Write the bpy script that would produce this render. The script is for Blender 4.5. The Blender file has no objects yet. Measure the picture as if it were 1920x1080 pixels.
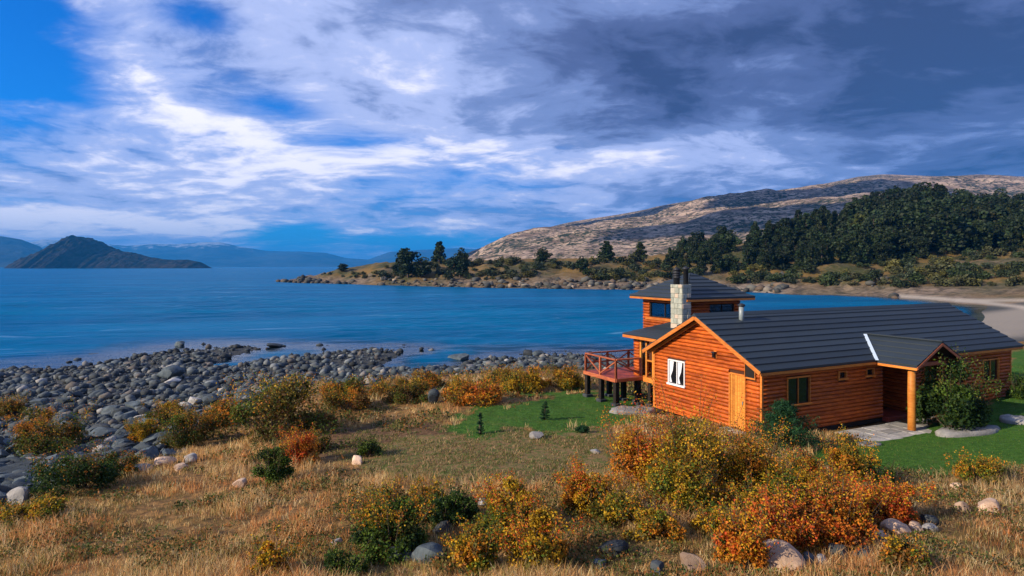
import bpy, bmesh, math
import numpy as np
from mathutils import Vector, Matrix

R = math.radians
rng = np.random.default_rng(11)
SC = bpy.context.scene
COL = SC.collection

# ------------------------------------------------------------------ camera
F = 1200.0            # focal length in photograph pixels (1920 wide)
HC = 8.5              # eye height above the lake
cam_d = bpy.data.cameras.new('camera')
cam_d.sensor_width = 36.0
cam_d.lens = 36.0 * F / 1920.0
cam_d.shift_y = -40.0 / 1920.0
cam_d.clip_start = 0.1
cam_d.clip_end = 80000.0
cam = bpy.data.objects.new('camera', cam_d)
COL.objects.link(cam)
cam.location = (0, 0, HC)
cam.rotation_euler = (R(90), 0, 0)
SC.camera = cam

# ------------------------------------------------------------------ light
SUN_DIR = Vector((-0.903, -0.43, 0.0)).normalized()      # horizontal direction towards the sun
SUN_EL = R(25)
to_sun = Vector((SUN_DIR.x * math.cos(SUN_EL), SUN_DIR.y * math.cos(SUN_EL), math.sin(SUN_EL)))
sun_d = bpy.data.lights.new('sun', 'SUN')
sun_d.energy = 5.0
sun_d.angle = R(0.5)
sun_d.color = (1.0, 0.84, 0.64)
sun = bpy.data.objects.new('sun', sun_d)
COL.objects.link(sun)
sun.rotation_euler = to_sun.to_track_quat('Z', 'Y').to_euler()
sun.location = (-40, -20, 60)

SC.view_settings.view_transform = 'Standard'
SC.view_settings.look = 'None'
SC.view_settings.gamma = 1.0
SC.view_settings.exposure = 0.48
SC.cycles.max_bounces = 6
SC.cycles.diffuse_bounces = 2
SC.cycles.glossy_bounces = 2
SC.cycles.transmission_bounces = 3
SC.cycles.transparent_max_bounces = 8
SC.cycles.volume_bounces = 0
SC.cycles.use_denoising = True

# ------------------------------------------------------------------ node helper
class NT:
    def __init__(self, tree):
        self.t = tree
        self.t.nodes.clear()
    def n(self, typ, **kw):
        nd = self.t.nodes.new(typ)
        for k, v in kw.items():
            if k.startswith('i_'):
                key = k[2:]
                key = int(key) if key.isdigit() else key.replace('_', ' ')
                self.set(nd.inputs[key], v)
            else:
                setattr(nd, k, v)
        return nd
    def set(self, sock, v):
        if hasattr(v, 'is_output') or isinstance(v, bpy.types.NodeSocket):
            self.t.links.new(v, sock)
        elif isinstance(v, (tuple, list)) and len(v) == 3 and sock.type == 'RGBA':
            sock.default_value = (*v, 1)
        else:
            sock.default_value = v
    def m(self, op, a, b=None, c=None, clamp=False):
        nd = self.t.nodes.new('ShaderNodeMath')
        nd.operation = op
        nd.use_clamp = clamp
        self.set(nd.inputs[0], a)
        if b is not None: self.set(nd.inputs[1], b)
        if c is not None: self.set(nd.inputs[2], c)
        return nd.outputs[0]
    def mix(self, f, a, b, blend='MIX'):
        nd = self.t.nodes.new('ShaderNodeMix')
        nd.data_type = 'RGBA'
        nd.blend_type = blend
        self.set(nd.inputs[0], f)
        self.set(nd.inputs[6], a)
        self.set(nd.inputs[7], b)
        return nd.outputs[2]
    def ss(self, v, lo, hi):
        nd = self.t.nodes.new('ShaderNodeMapRange')
        nd.interpolation_type = 'SMOOTHSTEP'
        self.set(nd.inputs[0], v)
        nd.inputs[1].default_value = lo
        nd.inputs[2].default_value = hi
        return nd.outputs[0]
    def noise(self, vec, scale, detail=4, rough=0.55, dist=0.0):
        nd = self.t.nodes.new('ShaderNodeTexNoise')
        if vec is not None: self.set(nd.inputs['Vector'], vec)
        nd.inputs['Scale'].default_value = scale
        nd.inputs['Detail'].default_value = detail
        nd.inputs['Roughness'].default_value = rough
        nd.inputs['Distortion'].default_value = dist
        return nd.outputs[0]
    def scale(self, vec, s):
        nd = self.t.nodes.new('ShaderNodeMapping')
        self.set(nd.inputs[0], vec)
        nd.inputs['Scale'].default_value = s
        return nd.outputs[0]

# ------------------------------------------------------------------ sky
world = bpy.data.worlds.new('World')
SC.world = world
world.use_nodes = True
def build_sky():
    w = NT(world.node_tree)
    co = w.n('ShaderNodeTexCoord').outputs['Generated']
    sky = w.n('ShaderNodeTexSky', sky_type='NISHITA', sun_disc=False, sun_elevation=SUN_EL,
              sun_rotation=math.atan2(SUN_DIR.x, SUN_DIR.y), altitude=100.0, air_density=1.0,
              dust_density=0.4, ozone_density=2.0)
    blue = w.mix(1.0, sky.outputs[0], (0.05, 0.62, 1.55), 'MULTIPLY')
    sep = w.n('ShaderNodeSeparateXYZ', i_0=co)
    x, y, z = sep.outputs
    zc = w.m('MAXIMUM', z, 0.0)
    den = w.m('ADD', zc, 0.15)
    P = w.n('ShaderNodeCombineXYZ', i_0=w.m('DIVIDE', x, den), i_1=w.m('DIVIDE', y, den), i_2=0.37).outputs[0]
    az = w.m('ARCTAN2', x, y)
    el = w.m('ARCSINE', z)
    def blob(px, py, wx, wy, amp):
        a0 = math.atan((px - 960) / F); e0 = math.atan((500 - py) / F * math.cos(a0))
        da = w.m('DIVIDE', w.m('SUBTRACT', az, a0), wx / F)
        de = w.m('DIVIDE', w.m('SUBTRACT', el, e0), wy / F)
        r2 = w.m('ADD', w.m('MULTIPLY', da, da), w.m('MULTIPLY', de, de))
        return w.m('MULTIPLY', w.m('EXPONENT', w.m('MULTIPLY', r2, -1.0)), amp)
    def total(lst):
        s = lst[0]
        for q in lst[1:]: s = w.m('ADD', s, q)
        return s
    Pw = w.n('ShaderNodeVectorMath', operation='ADD', i_0=P,
             i_1=w.n('ShaderNodeVectorMath', operation='SCALE', i_0=w.n('ShaderNodeTexNoise', i_Vector=P, i_Scale=0.9, i_Detail=3.0).outputs[1], i_3=0.55).outputs[0]).outputs[0]
    big = w.noise(w.scale(Pw, (0.62, 0.70, 1)), 1.0, 6, 0.55, 0.3)
    mid = w.noise(w.scale(Pw, (1.9, 2.0, 1)), 1.0, 8, 0.56, 0.1)
    fine = w.noise(w.scale(Pw, (5.0, 6.6, 1)), 1.0, 6, 0.62, 0.3)
    # where the blue opens up
    holes = total([blob(5, 80, 115, 105, 0.26), blob(375, 28, 80, 34, 0.26), blob(530, 203, 70, 24, 0.22),
                   blob(650, 268, 170, 24, 0.16), blob(60, 175, 120, 20, 0.12),
                   blob(545, 445, 90, 26, 0.34), blob(790, 455, 130, 24, 0.30), blob(1, 375, 100, 10, 0.10),
                   blob(-400, 0, 300, 160, 0.12), blob(110, 20, 90, 60, 0.10)])
    cover = w.m('ADD', w.m('MULTIPLY', big, 0.55), w.m('ADD', w.m('MULTIPLY', mid, 0.42), w.m('MULTIPLY', fine, 0.20)))
    cover = w.m('SUBTRACT', w.m('ADD', w.m('ADD', cover, 0.055), blob(160, 415, 520, 40, 0.10)), holes)
    bank = total([blob(1450, 60, 600, 130, 0.66), blob(1800, 190, 420, 120, 0.54), blob(1100, 110, 300, 60, 0.24),
                  blob(2700, 60, 800, 300, 0.5), blob(1180, 240, 90, 20, 0.12)])
    over = w.m('MULTIPLY', w.m('MULTIPLY', w.ss(z, 0.30, 0.62), w.ss(x, -0.45, 0.35)), 0.42)  # dark cloud added overhead, out of view, to cut fill from the sky
    bank = w.m('ADD', bank, over)
    cover = w.m('ADD', cover, w.m('MULTIPLY', bank, 0.6))
    mask = w.ss(cover, 0.40, 0.70)
    # light and shade of the cloud body
    lum = w.m('ADD', w.m('ADD', w.m('MULTIPLY', mid, 0.95), w.m('MULTIPLY', fine, 0.55)), w.m('ADD', w.m('MULTIPLY', big, 0.45), -0.44))
    glow = total([blob(200, 425, 520, 40, 0.25), blob(640, 150, 300, 90, 0.14), blob(300, 200, 250, 120, 0.10), blob(820, 320, 420, 75, 0.22),
                  blob(1350, 290, 420, 42, 0.22), blob(640, 470, 60, 14, 0.2)])
    lum = w.m('SUBTRACT', w.m('ADD', lum, glow), w.m('MULTIPLY', bank, 0.44))
    ramp = w.n('ShaderNodeValToRGB', i_0=lum)
    cr = ramp.color_ramp
    cr.interpolation = 'EASE'
    stops = [(0.05, (0.42, 0.58, 1.45)), (0.24, (0.90, 1.22, 2.75)), (0.44, (1.95, 2.65, 5.2)),
             (0.64, (4.4, 5.2, 8.4)), (0.88, (10.4, 10.0, 11.0))]
    cr.elements[0].position = stops[0][0]; cr.elements[0].color = (*[c / 10 for c in stops[0][1]], 1)
    cr.elements[1].position = stops[-1][0]; cr.elements[1].color = (*[c / 10 for c in stops[-1][1]], 1)
    for p, c in stops[1:-1]:
        e = cr.elements.new(p); e.color = (*[q / 10 for q in c], 1)
    cl = w.n('ShaderNodeVectorMath', operation='SCALE', i_0=ramp.outputs[0], i_3=10.0).outputs[0]
    col = w.mix(mask, blue, cl)
    bg = w.n('ShaderNodeBackground', i_0=col, i_1=0.085)
    w.t.links.new(bg.outputs[0], w.n('ShaderNodeOutputWorld').inputs[0])
build_sky()

# ------------------------------------------------------------------ materials
def material(name, fn):
    m = bpy.data.materials.new(name)
    m.use_nodes = True
    w = NT(m.node_tree)
    out = w.n('ShaderNodeOutputMaterial')
    sh = fn(w)
    if sh is not None:
        w.t.links.new(sh, out.inputs[0])
    return m
def bsdf(w, color, rough=0.8, bump=None, dist=0.02, strength=1.0, spec=0.3, **kw):
    b = w.n('ShaderNodeBsdfPrincipled')
    w.set(b.inputs['Base Color'], color)
    w.set(b.inputs['Roughness'], rough)
    w.set(b.inputs['Specular IOR Level'], spec)
    if bump is not None:
        bn = w.n('ShaderNodeBump', i_Height=bump, i_Distance=dist, i_Strength=strength)
        w.t.links.new(bn.outputs[0], b.inputs['Normal'])
    return b.outputs[0]
def objco(w): return w.n('ShaderNodeTexCoord').outputs['Object']
def geopos(w): return w.n('ShaderNodeNewGeometry').outputs['Position']
def rand(w): return w.n('ShaderNodeObjectInfo').outputs['Random']

def wood(c0, c1, c2, sx=(1.2, 14, 14), rough=0.5):
    def fn(w):
        r = rand(w)
        off = w.n('ShaderNodeCombineXYZ', i_0=w.m('MULTIPLY', r, 37.0), i_1=w.m('MULTIPLY', r, 11.0), i_2=w.m('MULTIPLY', r, 5.0)).outputs[0]
        p = w.n('ShaderNodeVectorMath', operation='ADD', i_0=w.scale(geopos(w), (1, 1, 1)), i_1=off).outputs[0]
        g = w.noise(w.scale(p, (3.0, 3.0, 26)), 1.0, 5, 0.65, 0.6)
        k = w.noise(p, 1.1, 3, 0.5)
        c = w.mix(w.ss(g, 0.36, 0.66), c0, c1)
        c = w.mix(w.m('MULTIPLY', w.ss(k, 0.5, 0.72), 0.55), c, c2)
        v = w.m('ADD', 0.74, w.m('MULTIPLY', r, 0.46))
        c = w.n('ShaderNodeVectorMath', operation='SCALE', i_0=c, i_3=v).outputs[0]
        return bsdf(w, c, rough, g, 0.01, 0.7, 0.25)
    return fn
M = {}
M['log'] = material('varnished_log', wood((0.31, 0.055, 0.008), (0.56, 0.128, 0.016), (0.15, 0.026, 0.006)))
M['plank'] = material('golden_plank', wood((0.52, 0.17, 0.025), (0.66, 0.27, 0.045), (0.36, 0.10, 0.02)))
M['trim'] = material('trim_board', wood((0.48, 0.14, 0.02), (0.64, 0.22, 0.04), (0.34, 0.08, 0.015)))
M['redwood'] = material('red_deck_board', wood((0.22, 0.035, 0.02), (0.33, 0.06, 0.03), (0.14, 0.025, 0.02)))
M['rail'] = material('railing_wood', wood((0.30, 0.075, 0.03), (0.46, 0.14, 0.06), (0.2, 0.05, 0.03)))
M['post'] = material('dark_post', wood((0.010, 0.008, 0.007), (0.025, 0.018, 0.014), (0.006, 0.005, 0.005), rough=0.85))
M['core'] = material('dark_wall_core', lambda w: bsdf(w, w.mix(w.noise(geopos(w), 6, 3), (0.045, 0.014, 0.006), (0.08, 0.025, 0.008)), 0.8))
def roof_fn(w):
    p = geopos(w)
    n = w.noise(p, 1.3, 5, 0.6); f = w.noise(p, 30, 3, 0.6)
    c = w.mix(n, (0.014, 0.022, 0.028), (0.028, 0.038, 0.046))
    c = w.n('ShaderNodeVectorMath', operation='SCALE', i_0=c, i_3=w.m('ADD', 0.78, w.m('MULTIPLY', rand(w), 0.42))).outputs[0]
    return bsdf(w, c, w.m('ADD', 0.42, w.m('MULTIPLY', n, 0.2)), f, 0.006, 0.6, 0.4)
M['roof'] = material('dark_slate_metal_roof', roof_fn)
M['flash'] = material('galvanised_flashing', lambda w: bsdf(w, (0.55, 0.66, 0.75), w.m('ADD', 0.25, w.m('MULTIPLY', w.noise(geopos(w), 8, 3), 0.25)), None, spec=0.6, ))
M['pipe'] = material('dull_steel_pipe', lambda w: bsdf(w, w.mix(w.noise(geopos(w), 9, 3), (0.16, 0.2, 0.21), (0.27, 0.31, 0.32)), 0.45, spec=0.6))
M['blackpipe'] = material('black_flue', lambda w: bsdf(w, w.mix(w.noise(geopos(w), 14, 3), (0.012, 0.014, 0.018), (0.03, 0.032, 0.04)), 0.5))
def chim_fn(w):
    p = geopos(w); r = rand(w)
    n = w.noise(p, 7, 5, 0.6); f = w.noise(p, 40, 3, 0.6)
    c = w.mix(w.ss(n, .3, .7), (0.30, 0.33, 0.28), (0.46, 0.46, 0.37))
    c = w.mix(w.ss(r, 0.55, 1.0), c, (0.42, 0.34, 0.26))
    c = w.n('ShaderNodeVectorMath', operation='SCALE', i_0=c, i_3=w.m('ADD', 0.72, w.m('MULTIPLY', r, 0.45))).outputs[0]
    return bsdf(w, c, 0.9, w.m('ADD', n, f), 0.02, 0.7)
M['chimney'] = material('chimney_stone', chim_fn)
M['mortar'] = material('chimney_mortar', lambda w: bsdf(w, w.mix(w.noise(geopos(w), 20, 3), (0.24, 0.25, 0.21), (0.33, 0.33, 0.28)), 0.95))
M['white'] = material('white_frame', lambda w: bsdf(w, w.mix(w.noise(geopos(w), 9, 3), (0.66, 0.66, 0.66), (0.8, 0.79, 0.77)), 0.5))
M['curtain'] = material('pale_curtain', lambda w: bsdf(w, w.mix(w.noise(w.scale(geopos(w), (20, 20, 1)), 1, 3), (0.55, 0.56, 0.62), (0.78, 0.78, 0.8)), 0.9))
M['dark'] = material('dark_interior', lambda w: bsdf(w, w.mix(w.noise(geopos(w), 3, 3), (0.008, 0.007, 0.007), (0.02, 0.015, 0.012)), 0.9))
M['pane'] = material('dark_glass', lambda w: bsdf(w, w.mix(w.noise(geopos(w), 2, 2), (0.006, 0.007, 0.009), (0.012, 0.013, 0.016)), 0.05, spec=0.5))
def glass_fn(w):
    g = w.n('ShaderNodeBsdfGlossy', i_Color=(0.8, 0.9, 1), i_Roughness=w.m('MULTIPLY', w.noise(geopos(w), 3, 2), 0.04))
    t = w.n('ShaderNodeBsdfTransparent', i_Color=(0.80, 0.88, 0.92))
    mx = w.n('ShaderNodeMixShader', i_0=w.m('ADD', 0.04, w.m('MULTIPLY', w.n('ShaderNodeFresnel', i_IOR=1.5).outputs[0], 0.8)), i_1=t.outputs[0], i_2=g.outputs[0])
    return mx.outputs[0]
M['glass'] = material('clear_glass', glass_fn)
def stone_fn(c0, c1, c2, sc=1.0):
    def fn(w):
        p = geopos(w); r = rand(w)
        n = w.noise(p, 2.2 * sc, 6, 0.6, 0.3); f = w.noise(p, 16 * sc, 5, 0.65)
        c = w.mix(w.ss(n, 0.32, 0.68), c0, c1)
        c = w.mix(w.m('MULTIPLY', w.ss(f, 0.55, 0.75), 0.5), c, c2)
        c = w.n('ShaderNodeVectorMath', operation='SCALE', i_0=c, i_3=w.m('ADD', 0.6, w.m('MULTIPLY', r, 0.8))).outputs[0]
        return bsdf(w, c, 0.82, w.m('ADD', n, w.m('MULTIPLY', f, 0.4)), 0.06, 0.8)
    return fn
M['stone_grey'] = material('blue_grey_stone', stone_fn((0.034, 0.047, 0.056), (0.082, 0.105, 0.115), (0.15, 0.165, 0.165)))
M['stone_dark'] = material('dark_wet_stone', stone_fn((0.020, 0.026, 0.032), (0.052, 0.062, 0.068), (0.09, 0.095, 0.095)))
M['stone_tan'] = material('tan_granite', stone_fn((0.33, 0.22, 0.145), (0.50, 0.36, 0.26), (0.24, 0.16, 0.11)))
M['stone_pale'] = material('pale_rock', stone_fn((0.22, 0.215, 0.20), (0.37, 0.355, 0.33), (0.15, 0.14, 0.125)))
def attr(w, name): return w.n('ShaderNodeAttribute', attribute_name=name).outputs['Color']
def stones_fn(w):
    p = geopos(w)
    n = w.noise(p, 5, 4, 0.6); f = w.noise(p, 22, 4, 0.6)
    c = w.mix(w.m('MULTIPLY', w.ss(f, 0.5, 0.75), 0.35), attr(w, 'Col'), (0.22, 0.22, 0.20))
    return bsdf(w, c, 0.8, w.m('ADD', n, w.m('MULTIPLY', f, 0.4)), 0.04, 0.8)
M['stones'] = material('beach_stone_mass', stones_fn)
def leaf_fn(trans=0.25, tint=False):
    def fn(w):
        c = attr(w, 'Col')
        if tint:
            oc = w.n('ShaderNodeObjectInfo')
            c = w.mix(1.0, c, oc.outputs['Color'], 'MULTIPLY')
        d = bsdf(w, c, 0.6, spec=0.2)
        t = w.n('ShaderNodeBsdfTranslucent', i_Color=c)
        return w.n('ShaderNodeMixShader', i_0=trans, i_1=d, i_2=t.outputs[0]).outputs[0]
    return fn
M['leaf'] = material('shrub_leaf', leaf_fn(0.38))
M['tree_leaf'] = material('tree_leaf', leaf_fn(0.12, True))
M['grass'] = material('grass_blade', leaf_fn(0.42))
M['bark'] = material('twig_bark', lambda w: bsdf(w, w.mix(w.noise(geopos(w), 8, 4), (0.05, 0.033, 0.022), (0.12, 0.085, 0.06)), 0.9))

# ------------------------------------------------------------------ object helpers
def obj(name, me, mat=None, parent=None, loc=None, rot=None, scale=None, link_mat_to_object=False):
    o = bpy.data.objects.new(name, me)
    COL.objects.link(o)
    if mat is not None and me is not None:
        if not me.materials: me.materials.append(mat)
        if me.materials[0] is not mat:
            o.material_slots[0].link = 'OBJECT'
            o.material_slots[0].material = mat
    if parent is not None: o.parent = parent
    if loc is not None: o.location = loc
    if rot is not None: o.rotation_euler = rot
    if scale is not None: o.scale = scale
    return o
def tag(o, label=None, cat=None, group=None, kind=None):
    if label: o['label'] = label
    if cat: o['category'] = cat
    if group: o['group'] = group
    if kind: o['kind'] = kind
    return o
def mesh(name, verts, faces, smooth=False, cols=None):
    """numpy fast path when faces is an (n,k) array"""
    me = bpy.data.meshes.new(name)
    if isinstance(faces, np.ndarray):
        v = np.asarray(verts, dtype=np.float32)
        k = faces.shape[1]
        me.vertices.add(len(v)); me.vertices.foreach_set('co', v.ravel())
        me.loops.add(faces.size); me.loops.foreach_set('vertex_index', faces.astype(np.int32).ravel())
        me.polygons.add(len(faces))
        me.polygons.foreach_set('loop_start', np.arange(0, faces.size, k, dtype=np.int32))
        me.polygons.foreach_set('loop_total', np.full(len(faces), k, dtype=np.int32))
        me.update(calc_edges=True)
    else:
        me.from_pydata([tuple(p) for p in verts], [], faces)
        me.update()
    if smooth: me.polygons.foreach_set('use_smooth', [True] * len(me.polygons))
    if cols is not None:
        a = me.color_attributes.new('Col', 'FLOAT_COLOR', 'POINT')
        c = np.ones((len(me.vertices), 4), np.float32); c[:, :3] = cols
        a.data.foreach_set('color', c.ravel())
    me.validate()
    return me
def setcol(me, name, arr):
    a = me.color_attributes.new(name, 'FLOAT_COLOR', 'POINT')
    c = np.ones((len(me.vertices), 4), np.float32); c[:, :arr.shape[1]] = arr
    a.data.foreach_set('color', c.ravel())
def box_me(name, x0, x1, y0, y1, z0, z1, bevel=0.0):
    bm = bmesh.new()
    vs = [bm.verts.new((x, y, z)) for x in (x0, x1) for y in (y0, y1) for z in (z0, z1)]
    for f in ((0, 1, 3, 2), (4, 6, 7, 5), (0, 4, 5, 1), (2, 3, 7, 6), (0, 2, 6, 4), (1, 5, 7, 3)):
        bm.faces.new([vs[i] for i in f])
    bmesh.ops.recalc_face_normals(bm, faces=bm.faces)
    if bevel: bmesh.ops.bevel(bm, geom=bm.edges[:], offset=bevel, segments=1, affect='EDGES')
    me = bpy.data.meshes.new(name); bm.to_mesh(me); bm.free()
    return me
def box(name, mat, parent, x0, x1, y0, y1, z0, z1, bevel=0.006):
    cx, cy, cz = (x0 + x1) / 2, (y0 + y1) / 2, (z0 + z1) / 2
    b = min(bevel, 0.3 * min(abs(x1 - x0), abs(y1 - y0), abs(z1 - z0)))
    me = box_me(name, x0 - cx, x1 - cx, y0 - cy, y1 - cy, z0 - cz, z1 - cz, b)
    px, py, pz = origin_of(parent)
    o = obj(name, me, mat, parent, (cx - px, cy - py, cz - pz))
    _orig[o.name] = (cx, cy, cz)
    return o
_orig = {}
def origin_of(o):      # cabin-space origin of a part, so that sub-parts can be given in cabin space too
    return _orig.get(o.name, (0, 0, 0)) if o is not None else (0, 0, 0)
def prism(name, mat, parent, poly, axis, a0, a1):
    """poly in the two other axes, extruded along axis ('x' or 'y')"""
    vs = []
    for a in (a0, a1):
        for p, q in poly:
            vs.append((a, p, q) if axis == 'x' else (p, a, q))
    n = len(poly)
    fs = [list(range(n)), list(range(2 * n - 1, n - 1, -1))] + [[i, i + n, (i + 1) % n + n, (i + 1) % n] for i in range(n)]
    bm = bmesh.new()
    bv = [bm.verts.new(v) for v in vs]
    for f in fs: bm.faces.new([bv[i] for i in f])
    bmesh.ops.recalc_face_normals(bm, faces=bm.faces)
    me = bpy.data.meshes.new(name); bm.to_mesh(me); bm.free()
    px, py, pz = origin_of(parent)
    return obj(name, me, mat, parent, (-px, -py, -pz))
def bar(name, mat, parent, a, b, w, h=None, roll=0.0):
    """square bar between two points"""
    a, b = Vector(a), Vector(b)
    d = b - a; L = d.length; h = h or w
    me = box_me(name, -L / 2, L / 2, -w / 2, w / 2, -h / 2, h / 2, min(0.008, w * 0.15))
    q = d.to_track_quat('X', 'Z')
    o = obj(name, me, mat, parent, (a + b) / 2 - Vector(origin_of(parent)))
    o.rotation_euler = q.to_euler()
    return o
def lathe_me(name, prof, n=12, smooth=True):
    vs, fs = [], []
    for r, z in prof:
        for k in range(n):
            a = 2 * math.pi * k / n
            vs.append((r * math.cos(a), r * math.sin(a), z))
    for i in range(len(prof) - 1):
        for k in range(n):
            fs.append([i * n + k, i * n + (k + 1) % n, (i + 1) * n + (k + 1) % n, (i + 1) * n + k])
    fs.append(list(range(n - 1, -1, -1))); fs.append([(len(prof) - 1) * n + k for k in range(n)])
    me = mesh(name, vs, fs)
    if smooth:
        for p in me.polygons: p.use_smooth = len(p.vertices) == 4
    return me

# ------------------------------------------------------------------ noise and terrain
def _h(ix, iy, seed):
    n = (ix.astype(np.int64) * 374761393 + iy.astype(np.int64) * 668265263 + seed * 1442695041) & 0x7fffffff
    n = ((n ^ (n >> 13)) * 1274126177) & 0x7fffffff
    return ((n ^ (n >> 16)) & 0xffff) / 65535.0
def vnoise(x, y, seed=0):
    x = np.asarray(x, float); y = np.asarray(y, float)
    ix, iy = np.floor(x), np.floor(y); fx, fy = x - ix, y - iy
    fx = fx * fx * (3 - 2 * fx); fy = fy * fy * (3 - 2 * fy)
    a, b, c, d = _h(ix, iy, seed), _h(ix + 1, iy, seed), _h(ix, iy + 1, seed), _h(ix + 1, iy + 1, seed)
    return (a * (1 - fx) + b * fx) * (1 - fy) + (c * (1 - fx) + d * fx) * fy
def fbm(x, y, oct=4, seed=0, gain=0.5):
    s = 0; a = 1; t = 0
    for i in range(oct):
        s = s + a * vnoise(x * 2 ** i + 17.3 * i, y * 2 ** i - 9.1 * i, seed + i); t += a; a *= gain
    return s / t
def sstep(x, a, b):
    t = np.clip((x - a) / (b - a), 0, 1); return t * t * (3 - 2 * t)

S0, S1, NS = -1.5, 1.5, 500
T0, T1, NTT = math.log(1.6), math.log(820.0), 440
def rel(px, py, d): return ((px - 960) / F, math.log(d), HC - (py - 500) / F * d)
def zz(px, d, z): return ((px - 960) / F, math.log(d), z)
CP = []
for s in (-1.4, -0.8, -0.3, 0.2, 0.7, 1.4):          # the bank the photographer stands on
    CP += [(s, math.log(1.6), 6.7), (s, math.log(3), 6.0), (s, math.log(5.5), 4.75), (s, math.log(8), 3.85)]
CP += [rel(-400, 1080, 11.8), rel(100, 1080, 11.6), rel(500, 1080, 11.2), rel(960, 1080, 11), rel(1400, 1080, 10.6), rel(1900, 1080, 10.3), rel(2500, 1060, 11)]
CP += [rel(100, 1000, 14), rel(100, 950, 16.5), rel(20, 935, 18.2), rel(50, 880, 23), rel(20, 780, 33), rel(20, 720, 44.5), rel(20, 694, 52.6),
       rel(-400, 950, 17), rel(-400, 850, 25.5), rel(-400, 740, 40), rel(-500, 700, 50.5),
       rel(300, 1000, 13.8), rel(300, 900, 19.3), rel(300, 850, 23.6), rel(300, 800, 28.8), rel(300, 740, 38), rel(300, 690, 51), rel(300, 660, 63.5),
       rel(500, 900, 18.7), rel(500, 820, 25.5), rel(470, 740, 37), rel(470, 700, 48), rel(480, 650, 68),
       rel(600, 1000, 13.5), rel(600, 900, 18), rel(600, 830, 24), rel(600, 775, 30), rel(600, 720, 41), rel(620, 680, 54), rel(640, 656, 65),
       rel(850, 1000, 13.3), rel(850, 900, 17.6), rel(850, 800, 25), rel(850, 745, 32), rel(850, 710, 42), rel(860, 690, 52.5), rel(780, 653, 66.3),
       rel(1100, 1000, 12.7), rel(1100, 900, 17.4), rel(1090, 800, 25), rel(1090, 748, 31.6), rel(1090, 705, 42), rel(1090, 680, 54), rel(1090, 664, 62.3),
       rel(1300, 950, 14.6), rel(1300, 880, 18.4), rel(1300, 800, 23.8), zz(1428, 23.2, 2.38), rel(1428, 880, 18.3), rel(1600, 1000, 12.8), rel(1600, 920, 16.2), rel(1600, 850, 20.5), zz(1640, 23.4, 2.26), zz(1560, 22.5, 2.3),
       rel(1850, 1000, 12.6), rel(1850, 900, 16.8), rel(1850, 850, 20.4), zz(1850, 24.3, 2.3), rel(1990, 760, 27), rel(1900, 752, 29), rel(2300, 900, 17), rel(2300, 760, 28)]
CP += [zz(1228, 28.5, 1.95), zz(1160, 31.5, 1.85), zz(1100, 36, 1.75), zz(1300, 34, 1.7), zz(1500, 36, 1.8), zz(1300, 48, 0.9), zz(1300, 60, 0.0), zz(1500, 50, 1.2), zz(1500, 66, 0.0),
       zz(1700, 42, 2.0), zz(1700, 60, 1.0), zz(1700, 76, 0.0), zz(1900, 42, 2.3), zz(1880, 66, 1.05), zz(1860, 88, 0.35), zz(1830, 98, -0.1), zz(1905, 100, 0.6), zz(1990, 120, 2.2), zz(2400, 60, 3), zz(2400, 140, 6)]
# lake bed
CP += [zz(-800, 58, -0.4), zz(-800, 90, -2.5), zz(20, 60, -0.5), zz(20, 80, -2), zz(300, 75, -0.7), zz(300, 110, -3), zz(600, 80, -1.0), zz(480, 80, -0.9), zz(800, 75, -0.9), zz(1000, 70, -0.6), zz(800, 120, -3), zz(1100, 72, -0.8), zz(1100, 110, -3),
       zz(1300, 72, -0.8), zz(1300, 120, -3), zz(1500, 80, -0.8), zz(1500, 130, -2.5), zz(1700, 95, -1.0), zz(1700, 135, -1.0), zz(1800, 120, -0.8), zz(100, 300, -5), zz(-600, 300, -5), zz(300, 420, -5), zz(470, 420, -3), zz(600, 270, -4), zz(800, 240, -4), zz(1000, 215, -3), zz(1200, 200, -3), zz(1400, 180, -2.5), zz(1550, 165, -1.5), zz(1650, 160, -0.8),
       zz(-800, 800, -6), zz(200, 800, -6), zz(480, 600, -5)]
# headland: water line, then rising ground
for px, py in ((528, 527.4), (600, 531), (680, 533), (760, 535), (880, 538), (1000, 540), (1100, 541.5), (1190, 543), (1350, 545), (1440, 548), (1560, 552), (1650, 555), (1740, 561), (1800, 570), (1838, 585)):
    CP.append(zz(px, HC * F / (py - 500), 0.05))
CP += [rel(560, 519, 385), rel(640, 503, 365), rel(640, 520, 342), rel(720, 493, 350), rel(720, 514, 315), rel(820, 491, 340), rel(820, 512, 300), rel(960, 489, 325), rel(960, 512, 280),
       rel(1050, 486, 318), rel(1050, 515, 270), rel(1150, 485, 310), rel(1150, 515, 262), rel(1250, 480, 305), rel(1250, 515, 255), rel(1350, 470, 300), rel(1350, 500, 258), rel(1350, 528, 236),
       rel(1500, 440, 320), rel(1500, 485, 262), rel(1500, 520, 218), rel(1600, 415, 340), rel(1600, 470, 265), rel(1600, 515, 215), rel(1720, 395, 365), rel(1720, 465, 262), rel(1720, 515, 205), rel(1720, 543, 183),
       rel(1850, 398, 350), rel(1850, 470, 250), rel(1850, 520, 190), rel(1850, 548, 165), rel(1890, 566, 150), rel(2000, 540, 150), rel(2000, 470, 220), rel(2050, 400, 320), rel(2400, 400, 300), rel(2700, 450, 200)]
CP += [zz(640, 430, 0), zz(700, 420, 5), zz(900, 420, 6), zz(1150, 420, 9), zz(1400, 420, 18), zz(1650, 460, 30), zz(1900, 460, 30), zz(2300, 460, 30), zz(560, 430, -2),
       zz(600, 600, -4), zz(900, 600, 4), zz(1300, 600, 10), zz(1700, 650, 15), zz(2300, 650, 15), zz(900, 800, 6), zz(1300, 800, 14), zz(1700, 800, 20), zz(2400, 800, 20)]
CP = np.array(CP)
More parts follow.
